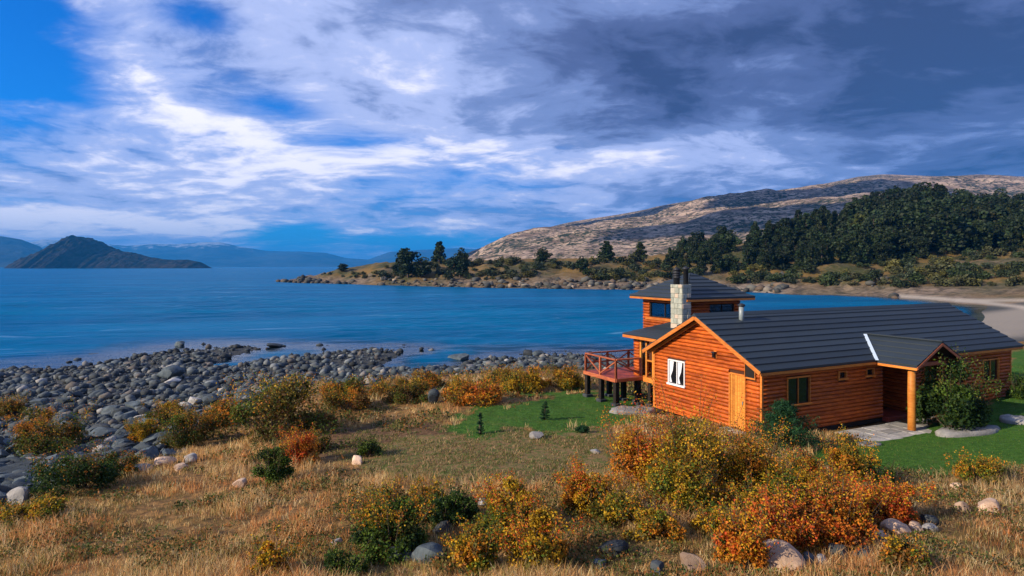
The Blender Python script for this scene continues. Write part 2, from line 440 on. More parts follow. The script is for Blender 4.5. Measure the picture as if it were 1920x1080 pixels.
def solve_terrain():
    KT = 0.55
    P = CP[:, :2] * np.array([1.0, KT])
    d = np.linalg.norm(P[:, None] - P[None], axis=2)
    n = len(P)
    A = np.zeros((n + 3, n + 3))
    A[:n, :n] = d + np.eye(n) * 0.002 * 0
    A[:n, n] = A[n, :n] = 1
    A[:n, n + 1] = A[n + 1, :n] = P[:, 0]; A[:n, n + 2] = A[n + 2, :n] = P[:, 1]
    b = np.concatenate([CP[:, 2], [0, 0, 0]])
    c = np.linalg.lstsq(A, b, rcond=None)[0]
    s = np.linspace(S0, S1, NS); t = np.linspace(T0, T1, NTT)
    SS, TT = np.meshgrid(s, t)
    Z = c[n] + c[n + 1] * SS + c[n + 2] * TT * KT
    for i in range(n):
        Z += c[i] * np.sqrt((SS - P[i, 0]) ** 2 + (TT * KT - P[i, 1]) ** 2)
    for _ in range(5):          # soften the cones
        Zp = np.pad(Z, 1, mode='edge')
        Z = (Zp[:-2, 1:-1] + Zp[2:, 1:-1] + Zp[1:-1, :-2] + Zp[1:-1, 2:] + 2 * Z) / 6
    D = np.exp(TT); X = SS * D
    # pools on the stony beach
    def dip(px, py, wx, wd, a):
        d0 = HC * F / (py - 500); x0 = (px - 960) / F * d0
        return a * np.exp(-(((X - x0) / wx) ** 2 + ((D - d0) / wd) ** 2))
    beachy = sstep(D, 20, 26) * (1 - sstep(D, 85, 110))
    Z = Z + beachy * (fbm(X * 0.35, D * 0.35, 3, 5) - 0.5) * 0.32
    Z -= dip(735, 692, 4.2, 2.0, 0.95) + dip(795, 676, 3.0, 3.4, 0.9) + dip(845, 662, 3.2, 4.0, 0.5)
    Z -= dip(478, 672, 2.4, 4.2, 0.75) + dip(398, 687, 2.0, 1.3, 0.85) + dip(432, 684, 1.2, 1.6, .7) + dip(560, 662, 3.0, 3.0, 0.55)
    near = 1 - sstep(D, 14, 24)
    Z += near * (fbm(X * 0.7, D * 0.7, 3, 9) - 0.5) * 0.25
    far = sstep(D, 150, 220) * sstep(Z, -0.3, 2.5)
    Z += far * ((fbm(X * 0.06, D * 0.06, 4, 21) - 0.5) * 4.5 + (fbm(X * 0.22, D * 0.22, 3, 25) - 0.5) * 3.2)
    return X, D, Z, SS, TT
GX, GD, GZ, GS, GT = solve_terrain()
def ground(x, y):
    x = np.asarray(x, float); y = np.maximum(np.asarray(y, float), 1.61)
    fs = (x / y - S0) / (S1 - S0) * (NS - 1); ft = (np.log(y) - T0) / (T1 - T0) * (NTT - 1)
    fs = np.clip(fs, 0, NS - 1.001); ft = np.clip(ft, 0, NTT - 1.001)
    i, j = fs.astype(int), ft.astype(int); a, b = fs - i, ft - j
    return ((GZ[j, i] * (1 - a) + GZ[j, i + 1] * a) * (1 - b) + (GZ[j + 1, i] * (1 - a) + GZ[j + 1, i + 1] * a) * b)
def hit(px, py, dmin=6.0):
    """the point of the ground that a photograph pixel looks at"""
    d = np.exp(np.linspace(math.log(dmin), math.log(800), 4000))
    x = (px - 960) / F * d; z = HC - (py - 500) / F * d
    k = np.where(z < ground(x, d))[0]
    i = k[0] if len(k) else len(d) - 1
    return Vector((x[i], d[i], float(ground(x[i], d[i]))))
def pix(x, y, z): return 960 + F * x / y, 500 - F * (z - HC) / y
# ------------------------------------------------------------------ ground
def inpoly(px, py, poly):
    r = np.zeros(np.shape(px), bool)
    n = len(poly); j = n - 1
    for i in range(n):
        xi, yi = poly[i]; xj, yj = poly[j]
        c = ((yi > py) != (yj > py)) & (px < (xj - xi) * (py - yi) / (yj - yi + 1e-9) + xi)
        r ^= c; j = i
    return r
BEACH_EDGE = np.array([(-600, 955), (0, 950), (60, 925), (120, 890), (220, 868), (320, 848), (380, 800), (470, 765), (560, 738), (620, 722), (720, 716), (800, 706), (880, 693), (1000, 690), (1100, 690), (1180, 690), (1300, 690)])
LAWN1 = [(815, 806), (860, 778), (960, 752), (1060, 735), (1145, 733), (1240, 745), (1235, 770), (1170, 792), (1120, 802), (1060, 812), (960, 806), (880, 816)]
LAWN2 = [(1490, 860), (1560, 840), (1640, 822), (1720, 804), (1760, 790), (1850, 760), (1890, 700), (1900, 655), (2300, 650), (2400, 800), (2100, 880), (1850, 880), (1740, 896), (1640, 882), (1560, 870)]
EARTH = [(610, 812), (700, 792), (800, 785), (862, 800), (850, 830), (760, 842), (640, 858), (540, 850), (560, 828)]
MEADOW = [(640, 860), (720, 838), (830, 812), (1000, 806), (1150, 800), (1180, 840), (1150, 890), (1050, 905), (900, 905), (740, 900)]
def masks(x, y, z):
    px, py = pix(x, y, z)
    j = (fbm(x * 0.9, y * 0.9, 3, 31) - 0.5)
    qx, qy = px + j * 60, py + j * 34
    j2 = j + (fbm(x * 3.1, y * 3.1, 2, 37) - 0.5) * .9
    near = y < 75
    edge = np.interp(qx, BEACH_EDGE[:, 0], BEACH_EDGE[:, 1])
    beach = near * (1 - sstep(qy, edge - 8, edge + 12)) * (px < 1260) * (y > 17)
    beach = np.maximum(beach, (z < 0.75) * (y < 140) * (y > 30))
    beach = np.maximum(beach, (px > 1740) * (y > 60) * (y < 140) * (1 - sstep(z, 1.6, 2.4)) * 1.0)
    lawn = near * np.maximum(inpoly(px + j2 * 60, py + j2 * 30, LAWN1) * 1.0, inpoly(px + j * 20, py + j * 12, LAWN2) * (y < 60))
    earth = near * inpoly(qx, qy, EARTH)
    meadow = near * inpoly(qx, qy, MEADOW)
    return np.clip(beach, 0, 1), lawn * 1.0, earth * 1.0, meadow * 1.0
def ground_fn(w):
    p = geopos(w)
    s1 = w.n('ShaderNodeSeparateColor', i_0=attr(w, 'm1')).outputs
    s2 = w.n('ShaderNodeSeparateColor', i_0=attr(w, 'm2')).outputs
    n1 = w.noise(p, 0.8, 6, 0.6); n2 = w.noise(p, 4.0, 6, 0.65); n3 = w.noise(p, 22, 4, 0.6); nf = w.noise(p, 0.055, 6, 0.62, 0.4)
    base = w.mix(w.ss(n2, .35, .65), (0.13, 0.075, 0.032), (0.30, 0.165, 0.058))
    base = w.mix(w.m('MULTIPLY', w.ss(n1, .45, .65), .5), base, (0.10, 0.085, 0.025))
    gravel = w.mix(w.ss(n3, .35, .65), (0.030, 0.035, 0.037), (0.095, 0.10, 0.098))
    gravel = w.mix(w.ss(n2, .55, .7), gravel, (0.15, 0.13, 0.10))
    lawn = w.mix(w.ss(n2, .3, .7), (0.030, 0.085, 0.012), (0.065, 0.15, 0.022))
    lawn = w.mix(w.m('MULTIPLY', w.ss(n1, .5, .75), .4), lawn, (0.12, 0.12, 0.03))
    earth = w.mix(w.ss(n2, .35, .65), (0.075, 0.042, 0.022), (0.17, 0.10, 0.05))
    meadow = w.mix(w.ss(n2, .42, .6), (0.20, 0.125, 0.055), (0.085, 0.11, 0.026))
    meadow = w.mix(w.m('MULTIPLY', w.ss(n3, .5, .65), .5), meadow, (0.32, 0.21, 0.10))
    farg = w.mix(w.ss(nf, .42, .58), (0.17, 0.105, 0.032), (0.050, 0.055, 0.018))
    farg = w.mix(w.m('MULTIPLY', w.ss(n1, .52, .64), .4), farg, (0.20, 0.15, 0.085))
    rock = w.mix(w.ss(w.noise(p, 0.35, 6, 0.7, 0.5), .35, .65), (0.055, 0.045, 0.036), (0.24, 0.18, 0.125))
    sand = w.mix(n2, (0.33, 0.28, 0.22), (0.48, 0.42, 0.34))
    c = base
    c = w.mix(s1[2], c, earth); c = w.mix(s2[2], c, meadow); c = w.mix(s1[1], c, lawn); c = w.mix(s1[0], c, gravel)
    fr = w.mix(s2[1], farg, rock)
    c = w.mix(s2[0], c, fr)
    sd = w.n('ShaderNodeAttribute', attribute_name='m3').outputs['Fac']
    c = w.mix(sd, c, sand)
    h = w.m('ADD', w.m('MULTIPLY', n2, 0.7), w.m('MULTIPLY', n3, 0.3))
    return bsdf(w, c, 0.95, h, 0.12, 0.8, 0.1)
M['ground'] = material('ground_cover', ground_fn)
def build_ground():
    x, y, z = GX.ravel(), GD.ravel(), GZ.ravel()
    idx = np.arange(NS * NTT).reshape(NTT, NS)
    f = np.stack([idx[:-1, :-1], idx[:-1, 1:], idx[1:, 1:], idx[1:, :-1]], -1).reshape(-1, 4)
    me = mesh('ground', np.stack([x, y, z], 1), f, True)
    b, l, e, m = masks(x, y, z)
    setcol(me, 'm1', np.stack([b, l, e], 1))
    px, py = pix(x, y, z)
    far = sstep(y, 120, 160) * (1 - (z < 0.3) * (y < 140))
    gz = np.gradient(GZ, axis=0) / np.maximum(np.gradient(GD, axis=0), 1e-3)
    slope = np.abs(gz).ravel()
    rocky = np.clip((1 - sstep(z, 1.6, 4.8)) + sstep(slope, 0.35, 0.6) * 0.4 + (fbm(x * .05, y * .05, 3, 41) - .55) * 2.0, 0, 1)
    setcol(me, 'm2', np.stack([far, rocky, m], 1))
    rd = np.interp(px, [1640, 1700, 1760, 1830, 1920, 2100], [554, 556, 560, 566, 576, 600])
    road = np.exp(-((py - rd) / 3.4) ** 2) * (px > 1680) * (y > 100) * 1.0
    road2 = np.exp(-((py - 563) / 3.0) ** 2) * (px > 1790) * (y > 100) * 0.9
    sandy = np.clip(road + road2 + sstep(px + (fbm(x*.2,y*.2,3,44)-.5)*60, 1775, 1830) * sstep(y,60,75) * (1-sstep(y,110,125)) * 0.6 + sstep(px,1360,1385) * (1-sstep(px,1440,1480)) * (y > 190) * (1-sstep(z,.5,1.3)) * (z > -.5) * 0.6, 0, 1)
    setcol(me, 'm3', np.stack([sandy, sandy, sandy], 1))
    tag(obj('ground', me, M['ground']), 'grassy bank, stony beach and low headland around the bay', kind='structure')
build_ground()

# ------------------------------------------------------------------ lake
def lake_fn(w):
    p = geopos(w)
    a = w.n('ShaderNodeAttribute', attribute_name='depth').outputs['Fac']
    mp = w.n('ShaderNodeMapping', i_0=p)
    mp.inputs['Rotation'].default_value = (0, 0, R(-14))
    wv = w.scale(mp.outputs[0], (0.30, 1.15, 1))
    n1 = w.noise(wv, 0.9, 5, 0.62, 0.5)
    n2 = w.noise(w.scale(mp.outputs[0], (0.018, 0.07, 1)), 1.0, 4, 0.55, 0.4)
    n3 = w.noise(w.scale(mp.outputs[0], (0.06, 0.34, 1)), 1.0, 4, 0.6, 0.5)
    h = w.m('ADD', w.m('MULTIPLY', n1, 0.5), n3)
    deep = w.mix(w.ss(n2, .35, .68), (0.0002, 0.088, 0.205), (0.0004, 0.130, 0.275))
    deep = w.mix(w.m('MULTIPLY', w.ss(n3, .60, .70), w.m('MULTIPLY', w.ss(n2, .44, .58), 0.55)), deep, (0.12, 0.26, 0.42))  # light streaks of the ripples painted into the water colour
    bn = w.n('ShaderNodeBump', i_Height=h, i_Distance=0.5, i_Strength=0.8)
    df = w.n('ShaderNodeBsdfDiffuse', i_Color=deep)
    gs = w.n('ShaderNodeBsdfGlossy', i_Color=(0.45, 0.72, 1.0), i_Roughness=0.22)
    w.t.links.new(bn.outputs[0], df.inputs['Normal']); w.t.links.new(bn.outputs[0], gs.inputs['Normal'])
    f0 = w.n('ShaderNodeFresnel', i_IOR=1.33)
    w.t.links.new(bn.outputs[0], f0.inputs['Normal'])
    b = w.n('ShaderNodeMixShader', i_0=w.m('MULTIPLY', f0.outputs[0], 0.34), i_1=df.outputs[0], i_2=gs.outputs[0])
    sb = w.n('ShaderNodeBump', i_Height=h, i_Distance=0.12, i_Strength=0.5)
    g = w.n('ShaderNodeBsdfGlossy', i_Color=(0.9, 0.95, 1), i_Roughness=0.06)
    w.t.links.new(sb.outputs[0], g.inputs['Normal'])
    t = w.n('ShaderNodeBsdfTransparent', i_Color=(0.55, 0.75, 0.8))
    fr = w.n('ShaderNodeFresnel', i_IOR=1.33)
    shallow = w.n('ShaderNodeMixShader', i_0=w.m('MULTIPLY', fr.outputs[0], 0.75), i_1=t.outputs[0], i_2=g.outputs[0])
    k = w.ss(a, 0.10, 0.85)
    return w.n('ShaderNodeMixShader', i_0=k, i_1=shallow.outputs[0], i_2=b.outputs[0]).outputs[0]
M['lake'] = material('lake_water', lake_fn)
def build_lake():
    s = np.concatenate([np.linspace(-2.2, -1.0, 30)[:-1], np.linspace(-1.0, 0.75, 270), np.linspace(.75, 2.2, 30)[1:]])
    dd = np.concatenate([np.linspace(22, 48, 24)[:-1], np.linspace(48, 150, 260)[:-1], 150 * (420 / 150) ** np.linspace(0, 1, 190)[:-1], 420 * (34000 / 420) ** np.linspace(0, 1, 60)])
    SS, D = np.meshgrid(s, dd); X = SS * D
    dep = np.where((D < 800) & (np.abs(SS) < 1.49), -ground(X, D), 4.0)
    dep = np.clip(dep, 0, 4)
    ca, sa = math.cos(R(12)), math.sin(R(12))            # wind ripples: long crests running obliquely to the shore
    q1, q2 = X * ca + D * sa, -X * sa + D * ca
    gust = sstep(fbm(X * .03, D * .012, 3, 95), .35, .62)
    W = ((1 - np.abs(2 * fbm(q1 * .10, q2 * .42, 3, 90) - 1)) - .7) * .40 + (fbm(q1 * .22, q2 * .95, 2, 92) - .5) * .30
    W = W * (.45 + .8 * gust) * sstep(dep, .05, .7) * (1 - sstep(D, 260, 430))
    idx = np.arange(SS.size).reshape(SS.shape)
    f = np.stack([idx[:-1, :-1], idx[:-1, 1:], idx[1:, 1:], idx[1:, :-1]], -1).reshape(-1, 4)
    me = mesh('lake', np.stack([X.ravel(), D.ravel(), W.ravel()], 1), f, True)
    q = dep.ravel() / 4.0
    a = me.attributes.new('depth', 'FLOAT', 'POINT')
    a.data.foreach_set('value', (dep.ravel()).astype(np.float32))
    tag(obj('lake', me, M['lake']), 'wide blue rippled lake', kind='structure')
build_lake()

# ------------------------------------------------------------------ far land
def ridge_mesh(name, prof, d_foot, d_ridge, d_back, ncol, nrow, amp, fs, seed, smin=None, smax=None, pw=1.0, zmin=-3.0):
    prof = np.array(prof, float)
    s = (np.linspace(prof[0, 0], prof[-1, 0], ncol) - 960) / F
    R_ = HC + (500 - np.interp(s * F + 960, prof[:, 0], prof[:, 1])) / F * d_ridge
    V = np.zeros((nrow, ncol, 3))
    q = np.concatenate([np.linspace(0, 1, int(nrow * .75)), 1 + np.linspace(0, 1, nrow - int(nrow * .75) + 1)[1:]])
    for j in range(nrow):
        u = q[j]
        d = d_foot + (d_ridge - d_foot) * u if u <= 1 else d_ridge + (d_back - d_ridge) * (u - 1)
        k = u ** pw if u <= 1 else (1 - (u - 1)) ** 1.2
        x = s * d
        n = (fbm(x * fs, np.full_like(x, d) * fs, 6, seed, 0.55) - 0.5) * amp
        env = np.sin(math.pi * min(u, 1.0) * 0.98) if u <= 1 else 0.05
        z = zmin + (R_ - zmin) * k + n * (0.08 + env) * np.clip((R_ - zmin) / 60, 0, 1)
        V[j, :, 0], V[j, :, 1], V[j, :, 2] = x, d, z
    idx = np.arange(nrow * ncol).reshape(nrow, ncol)
    f = np.stack([idx[:-1, :-1], idx[:-1, 1:], idx[1:, 1:], idx[1:, :-1]], -1).reshape(-1, 4)
    return mesh(name, V.reshape(-1, 3), f, True)
def hill_fn(w):
    p = geopos(w)
    n1 = w.noise(w.scale(p, (1, 1, 2.5)), 0.004, 6, 0.6, 0.4); n2 = w.noise(w.scale(p, (1, 1, 3.2)), 0.022, 6, 0.68, 0.3); n3 = w.noise(p, 0.10, 4, 0.7)
    c = w.mix(w.ss(n2, .38, .62), (0.17, 0.12, 0.085), (0.52, 0.38, 0.27))
    c = w.mix(w.ss(w.m('ADD', w.m('MULTIPLY', n3, .7), w.m('MULTIPLY', n1, .35)), .51, .57), c, (0.035, 0.045, 0.022))
    return bsdf(w, c, 0.95, w.m('ADD', n2, w.m('MULTIPLY', n3, .4)), 14.0, 0.9, 0.1)
M['hill'] = material('rocky_hill', hill_fn)
hill_prof = [(800, 500), (850, 494), (880, 480), (915, 463), (950, 448), (1000, 432), (1050, 421), (1120, 409), (1200, 396), (1250, 385), (1300, 376), (1400, 363), (1450, 358), (1500, 352), (1560, 342), (1610, 331), (1650, 327),
             (1700, 328), (1760, 331), (1850, 330), (1920, 333), (2100, 326), (2400, 345), (2900, 380)]
tag(obj('hillside', ridge_mesh('hillside', hill_prof, 640, 2600, 4200, 420, 240, 85, 0.0035, 3, pw=0.85), M['hill']), 'long bare rocky hillside rising behind the wood', kind='structure')
def mtn_fn(c0, c1, sc):
    def fn(w):
        p = geopos(w)
        n = w.noise(p, sc, 6, 0.65, 0.3)
        sz = w.n('ShaderNodeSeparateXYZ', i_0=p).outputs[2]
        c = w.mix(w.ss(n, .4, .6), c0, c1)
        snow = w.m('MULTIPLY', w.ss(w.m('ADD', w.m('DIVIDE', sz, 900.0), w.noise(p, sc * 3, 5, .7)), 1.0, 1.15), 0.6)
        c = w.mix(snow, c, (0.6, 0.65, 0.72))
        return bsdf(w, c, 0.95, n, 80.0, 0.7, 0.05)
    return fn
M['mtn'] = material('far_mountain', mtn_fn((0.02, 0.04, 0.055), (0.045, 0.065, 0.08), 0.0016))
M['mtn2'] = material('dark_mountain', mtn_fn((0.018, 0.026, 0.030), (0.04, 0.05, 0.05), 0.003))
far_prof = [(-900, 470), (-600, 430), (-300, 440), (-100, 452), (40, 458), (80, 449), (130, 452), (200, 458), (240, 461), (280, 457), (330, 458), (380, 454), (415, 455), (450, 463), (500, 470), (560, 471), (610, 474), (650, 484), (690, 487), (730, 472), (800, 468), (860, 465), (900, 468), (1000, 470), (1300, 480), (1900, 490)]
tag(obj('far_mountain_range', ridge_mesh('far_mountain_range', far_prof, 12000, 15000, 18000, 500, 60, 260, 0.0009, 8), M['mtn']), 'blue hazy mountain range across the lake', kind='structure')
near_prof = [(-700, 470), (-400, 440), (-200, 436), (-60, 441), (0, 443), (40, 449), (75, 462), (95, 478), (112, 494), (125, 503)]
tag(obj('dark_blue_mountain', ridge_mesh('dark_blue_mountain', near_prof, 6500, 8200, 9500, 200, 50, 160, 0.0015, 14), M['mtn2']), 'dark blue mountain at the left edge of the lake', kind='structure')
def build_island():
    prof = np.array([(32, 503.4), (40, 496), (60, 481), (85, 473), (105, 466), (125, 461), (138, 450), (150, 446), (165, 446.5), (180, 450), (190, 459), (200, 467), (230, 471), (260, 477), (300, 486), (330, 488), (350, 487), (372, 491), (388, 500), (393, 503.4)])
    d0 = 3350; nc, nr = 220, 60
    s = (np.linspace(32, 393, nc) - 960) / F
    top = 8.5 + (500 - np.interp(s * F + 960, prof[:, 0], prof[:, 1])) / F * d0
    top = top * (1 + (fbm(s * 260, s * 0, 4, 57, .6) - .5) * .16)
    V = np.zeros((nr, nc, 3))
    wd = 60 + 2.2 * np.maximum(top, 0)
    for j in range(nr):
        v = -1 + 2 * j / (nr - 1)
        x = s * d0; y = d0 + v * wd
        k = (1 - abs(v) ** 1.7)
        n = (fbm(x * .012, y * .012, 5, 51, .6) - .5) * 0.5 + (fbm(x * .05, y * .05, 3, 52) - .5) * .25
        z = -3 + (top + 3) * np.clip(k * (1 + n * (abs(v) > .04) * (0.35 + abs(v))), 0, 1.05)
        V[j, :, 0], V[j, :, 1], V[j, :, 2] = x, y, z
    idx = np.arange(nr * nc).reshape(nr, nc)
    f = np.stack([idx[:-1, :-1], idx[:-1, 1:], idx[1:, 1:], idx[1:, :-1]], -1).reshape(-1, 4)
    def fn(w):
        p = geopos(w)
        n = w.noise(w.scale(p, (1, 1, 2)), 0.02, 6, 0.7, 0.4)
        n2 = w.noise(p, 0.07, 4, 0.7)
        c = w.mix(w.ss(n, .40, .60), (0.014, 0.017, 0.012), (0.042, 0.034, 0.026))
        c = w.mix(w.m('MULTIPLY', w.ss(n2, .54, .66), .7), c, (0.012, 0.020, 0.012))
        return bsdf(w, c, 0.95, w.m('ADD', n, n2), 8.0, 1.0, 0.05)
    o = obj('island', mesh('island', V.reshape(-1, 3), f, True), material('island_rock', fn))
    tag(o, 'dark rocky island with a domed hump out in the lake', kind='structure')
build_island()
# clouds above the frame, between the sun and the hillside, that shade it
def cloud(x, y, z, rx, ry, seed, label):
    bm = bmesh.new()
    bmesh.ops.create_icosphere(bm, subdivisions=4, radius=1)
    P = np.array([v.co[:] for v in bm.verts])
    n = fbm(P[:, 0] * 2.3 + seed, P[:, 1] * 2.3 + P[:, 2] * 1.7, 4, seed) - .5
    k = 1 + n * 1.2
    for v, p, q in zip(bm.verts, P, k):
        v.co = (p[0] * rx * q, p[1] * ry * q, p[2] * 70 * q * (0.35 if p[2] < 0 else 1))
    me = bpy.data.meshes.new('cloud'); bm.to_mesh(me); bm.free()
    me.polygons.foreach_set('use_smooth', [True] * len(me.polygons))
    o = obj('cloud', me, M['cloud'], None, (x, y, z))
    return tag(o, label, kind='structure')
M['cloud'] = material('cloud', lambda w: bsdf(w, w.mix(w.noise(geopos(w), .004, 4), (0.72, 0.74, 0.78), (0.85, 0.86, 0.88)), 1.0, spec=0.0))
HV = np.array([v.co[:] for v in bpy.data.meshes['hillside'].vertices])
HV = HV[HV[:, 1] < 2620]
HPX, HPY = pix(HV[:, 0], HV[:, 1], HV[:, 2])
def cloud_for(px, py, rx, ry, seed, label, alt=1500.0):
    p = Vector(HV[np.argmin((HPX - px) ** 2 + (HPY - py) ** 2)])
    t = (alt - p.z) / to_sun.z
    c = p + to_sun * t
    cloud(c.x, c.y, alt, rx, ry, seed, label)

cloud_for(960, 452, 330, 130, 4, 'cloud drifting over the low left end of the hillside')
cloud_for(1180, 408, 420, 150, 15, 'cloud drifting over the left shoulder of the hillside')
cloud_for(1560, 366, 330, 230, 7, 'broad cloud drifting over the middle of the hillside')
cloud_for(1390, 408, 230, 120, 12, 'small cloud over the lower hillside')
cloud_for(1270, 436, 150, 60, 18, 'smallest cloud over the lower hillside')
# ------------------------------------------------------------------ the cabin
ZB = 2.40
ANG = math.atan2(0.4415, 0.8973)
cabin = obj('log_cabin', None, loc=(8.97, 23.0, ZB), rot=(0, 0, ANG))
tag(cabin, 'orange log cabin with dark roof, stone chimney and lookout tower by the lake', 'cabin')
WID, LEN, EAVE, RIDGE, TAN = 5.9, 16.0, 2.53, 4.20, 0.525
MID = WID / 2
def roof_z(v): return RIDGE - TAN * abs(v - MID)

# --- logs: a few rounded bars of unit length that are stretched to fit
def log_mesh(seed):
    r = np.random.default_rng(seed)
    vs, fs = [], []
    n, segs = 9, 4
    for i in range(segs + 1):
        wob = r.uniform(-.006, .006, 2); k = 1 + r.uniform(-.05, .05)
        for a in range(n):
            t = 2 * math.pi * a / n + 0.2
            vs.append((i / segs, 0.080 * k * math.cos(t) + wob[0], 0.074 * k * math.sin(t) + wob[1]))
    for i in range(segs):
        for a in range(n):
            fs.append([i * n + a, (i + 1) * n + a, (i + 1) * n + (a + 1) % n, i * n + (a + 1) % n])
    fs.append(list(range(n))); fs.append([segs * n + a for a in range(n - 1, -1, -1)])
    me = mesh('log', vs, fs)
    for p in me.polygons: p.use_smooth = len(p.vertices) == 4
    me.materials.append(M['log'])
    return me
LOGS = [log_mesh(k) for k in range(6)]
lr = np.random.default_rng(5)
PITCH = 0.147
def log(parent, axis, a0, a1, fixed, z):
    if a1 - a0 < 0.05: return
    o = obj('log', LOGS[lr.integers(6)], None, parent)
    j = lr.uniform(-.006, .006)
    if axis == 'x':
        o.location = (a0, fixed + j, z); o.scale = (a1 - a0, 1, 1)
    else:
        o.location = (fixed + j, a0, z); o.rotation_euler = (0, 0, R(90)); o.scale = (a1 - a0, 1, 1)
def spans(a0, a1, z, opens):
    cur = [(a0, a1)]
    for (o0, o1, z0, z1) in opens:
        if z + .045 > z0 and z - .045 < z1:
            nx = []
            for p, q in cur:
                if o0 > p: nx.append((p, min(q, o0)))
                if o1 < q: nx.append((max(p, o1), q))
            cur = [c for c in nx if c[1] - c[0] > .05]
    return cur
def log_wall(parent, axis, a0, a1, fixed, z0, z1, opens=(), lim=None):
    z = z0 + PITCH / 2
    while z < z1:
        p, q = a0, a1
        if lim:
            p, q = lim(z)
            p, q = max(p, a0), min(q, a1)
        if q - p > .1:
            for b0, b1 in spans(p, q, z, opens): log(parent, axis, b0, b1, fixed, z)
        z += PITCH

REC0, REC1, RECD = 6.7, 8.5, 1.3
pent = [(0.03, -0.05), (WID - 0.03, -0.05), (WID - 0.03, EAVE), (MID, RIDGE - .16), (0.03, EAVE)]
shell = prism('wall', M['core'], cabin, pent, 'x', 0.03, REC0)
prism('wall', M['core'], cabin, pent, 'x', REC1, LEN - 0.03)
prism('wall', M['core'], cabin, [(RECD, -0.05), (WID - .03, -.05), (WID - .03, EAVE), (MID, RIDGE - .16), (RECD, EAVE + .6)], 'x', REC0 + .001, REC1 - .001)
gable_w = box('gable_wall', M['core'], cabin, 0.0, 0.028, 0.1, WID - .1, 0.0, EAVE)
_orig[gable_w.name] = (0, 0, 0); gable_w.location = (0, 0, 0); gable_w.data.transform(Matrix.Translation((0.014, WID / 2, EAVE / 2)))
front_w = box('front_wall', M['core'], cabin, 0.1, REC0 - .02, 0.005, 0.028, 0.0, EAVE)
front_w.data.transform(Matrix.Translation(front_w.location)); front_w.location = (0, 0, 0); _orig[front_w.name] = (0, 0, 0)
front_e = box('front_wall', M['core'], cabin, REC1 + .02, LEN - .1, 0.005, 0.028, 0.0, EAVE)
front_e.data.transform(Matrix.Translation(front_e.location)); front_e.location = (0, 0, 0); _orig[front_e.name] = (0, 0, 0)

# gable facing the sun
G_OPEN = [(3.93, 5.02, 1.08, 2.17), (0.68, 1.52, 0.02, 2.10), (0.2, 0.68, 2.02, 2.6), (2.13, 2.29, 2.52, 2.82)]
def gable_lim(z):
    h = (RIDGE - 0.16 - (z + .07)) / TAN
    return MID - h, MID + h
log_wall(gable_w, 'y', 0.0, WID, 0.0, 0.0, 4.0, G_OPEN, gable_lim)
# front, shaded wall with the recessed entrance
F1 = [(1.2, 2.45, 0.95, 2.05), (4.0, 4.5, 1.72, 2.06), (5.65, 6.15, 1.72, 2.06)]
F2 = [(9.4, 10.4, 0.9, 1.95), (11.4, 12.4, 0.9, 1.95), (13.75, 15.05, 0.85, 1.9)]
log_wall(front_w, 'x', 0.0, REC0, 0.0, 0.0, EAVE, F1)
log_wall(front_e, 'x', REC1, LEN, 0.0, 0.0, EAVE, F2)
log_wall(front_w, 'y', 0.08, RECD, REC0 - 0.02, 0.0, EAVE)
log_wall(front_e, 'y', 0.08, RECD, REC1 + 0.02, 0.0, EAVE)
log_wall(front_w, 'x', REC0, REC1, RECD - 0.02, 0.0, EAVE, [(7.0, 7.95, 0, 2.08)])
far_gable = box('gable_wall', M['core'], cabin, LEN - .028, LEN, 0.1, WID - .1, 0.0, EAVE)
far_gable.data.transform(Matrix.Translation(far_gable.location)); far_gable.location = (0, 0, 0); _orig[far_gable.name] = (0, 0, 0)
log_wall(far_gable, 'y', 0.0, WID, LEN, 0.0, 4.0, (), gable_lim)
rear_w = box('rear_wall', M['core'], cabin, 0.1, LEN - .1, WID - .028, WID - .005, 0.0, EAVE)
rear_w.data.transform(Matrix.Translation(rear_w.location)); rear_w.location = (0, 0, 0); _orig[rear_w.name] = (0, 0, 0)
log_wall(rear_w, 'x', 0.0, LEN, WID, 0.0, EAVE)
box('corner_post', M['trim'], cabin, -.085, .0, -.085, .0, -.12, EAVE + .05)
box('corner_post', M['trim'], cabin, -.09, .03, WID - .02, WID + .09, -.1, EAVE + .05)
box('corner_post', M['trim'], cabin, LEN, LEN + .085, -.085, 0.0, -.1, EAVE)
box('sill_beam', M['log'], cabin, -.05, .05, 0.05, WID - .05, -.12, 0.0)
box('sill_beam', M['post'], cabin, 0.05, REC0, -.03, .05, -.16, 0.0)
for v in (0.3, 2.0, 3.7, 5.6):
    box('foundation_post', M['post'], cabin, 0.02, 0.28, v - .12, v + .12, -1.0, -.06)

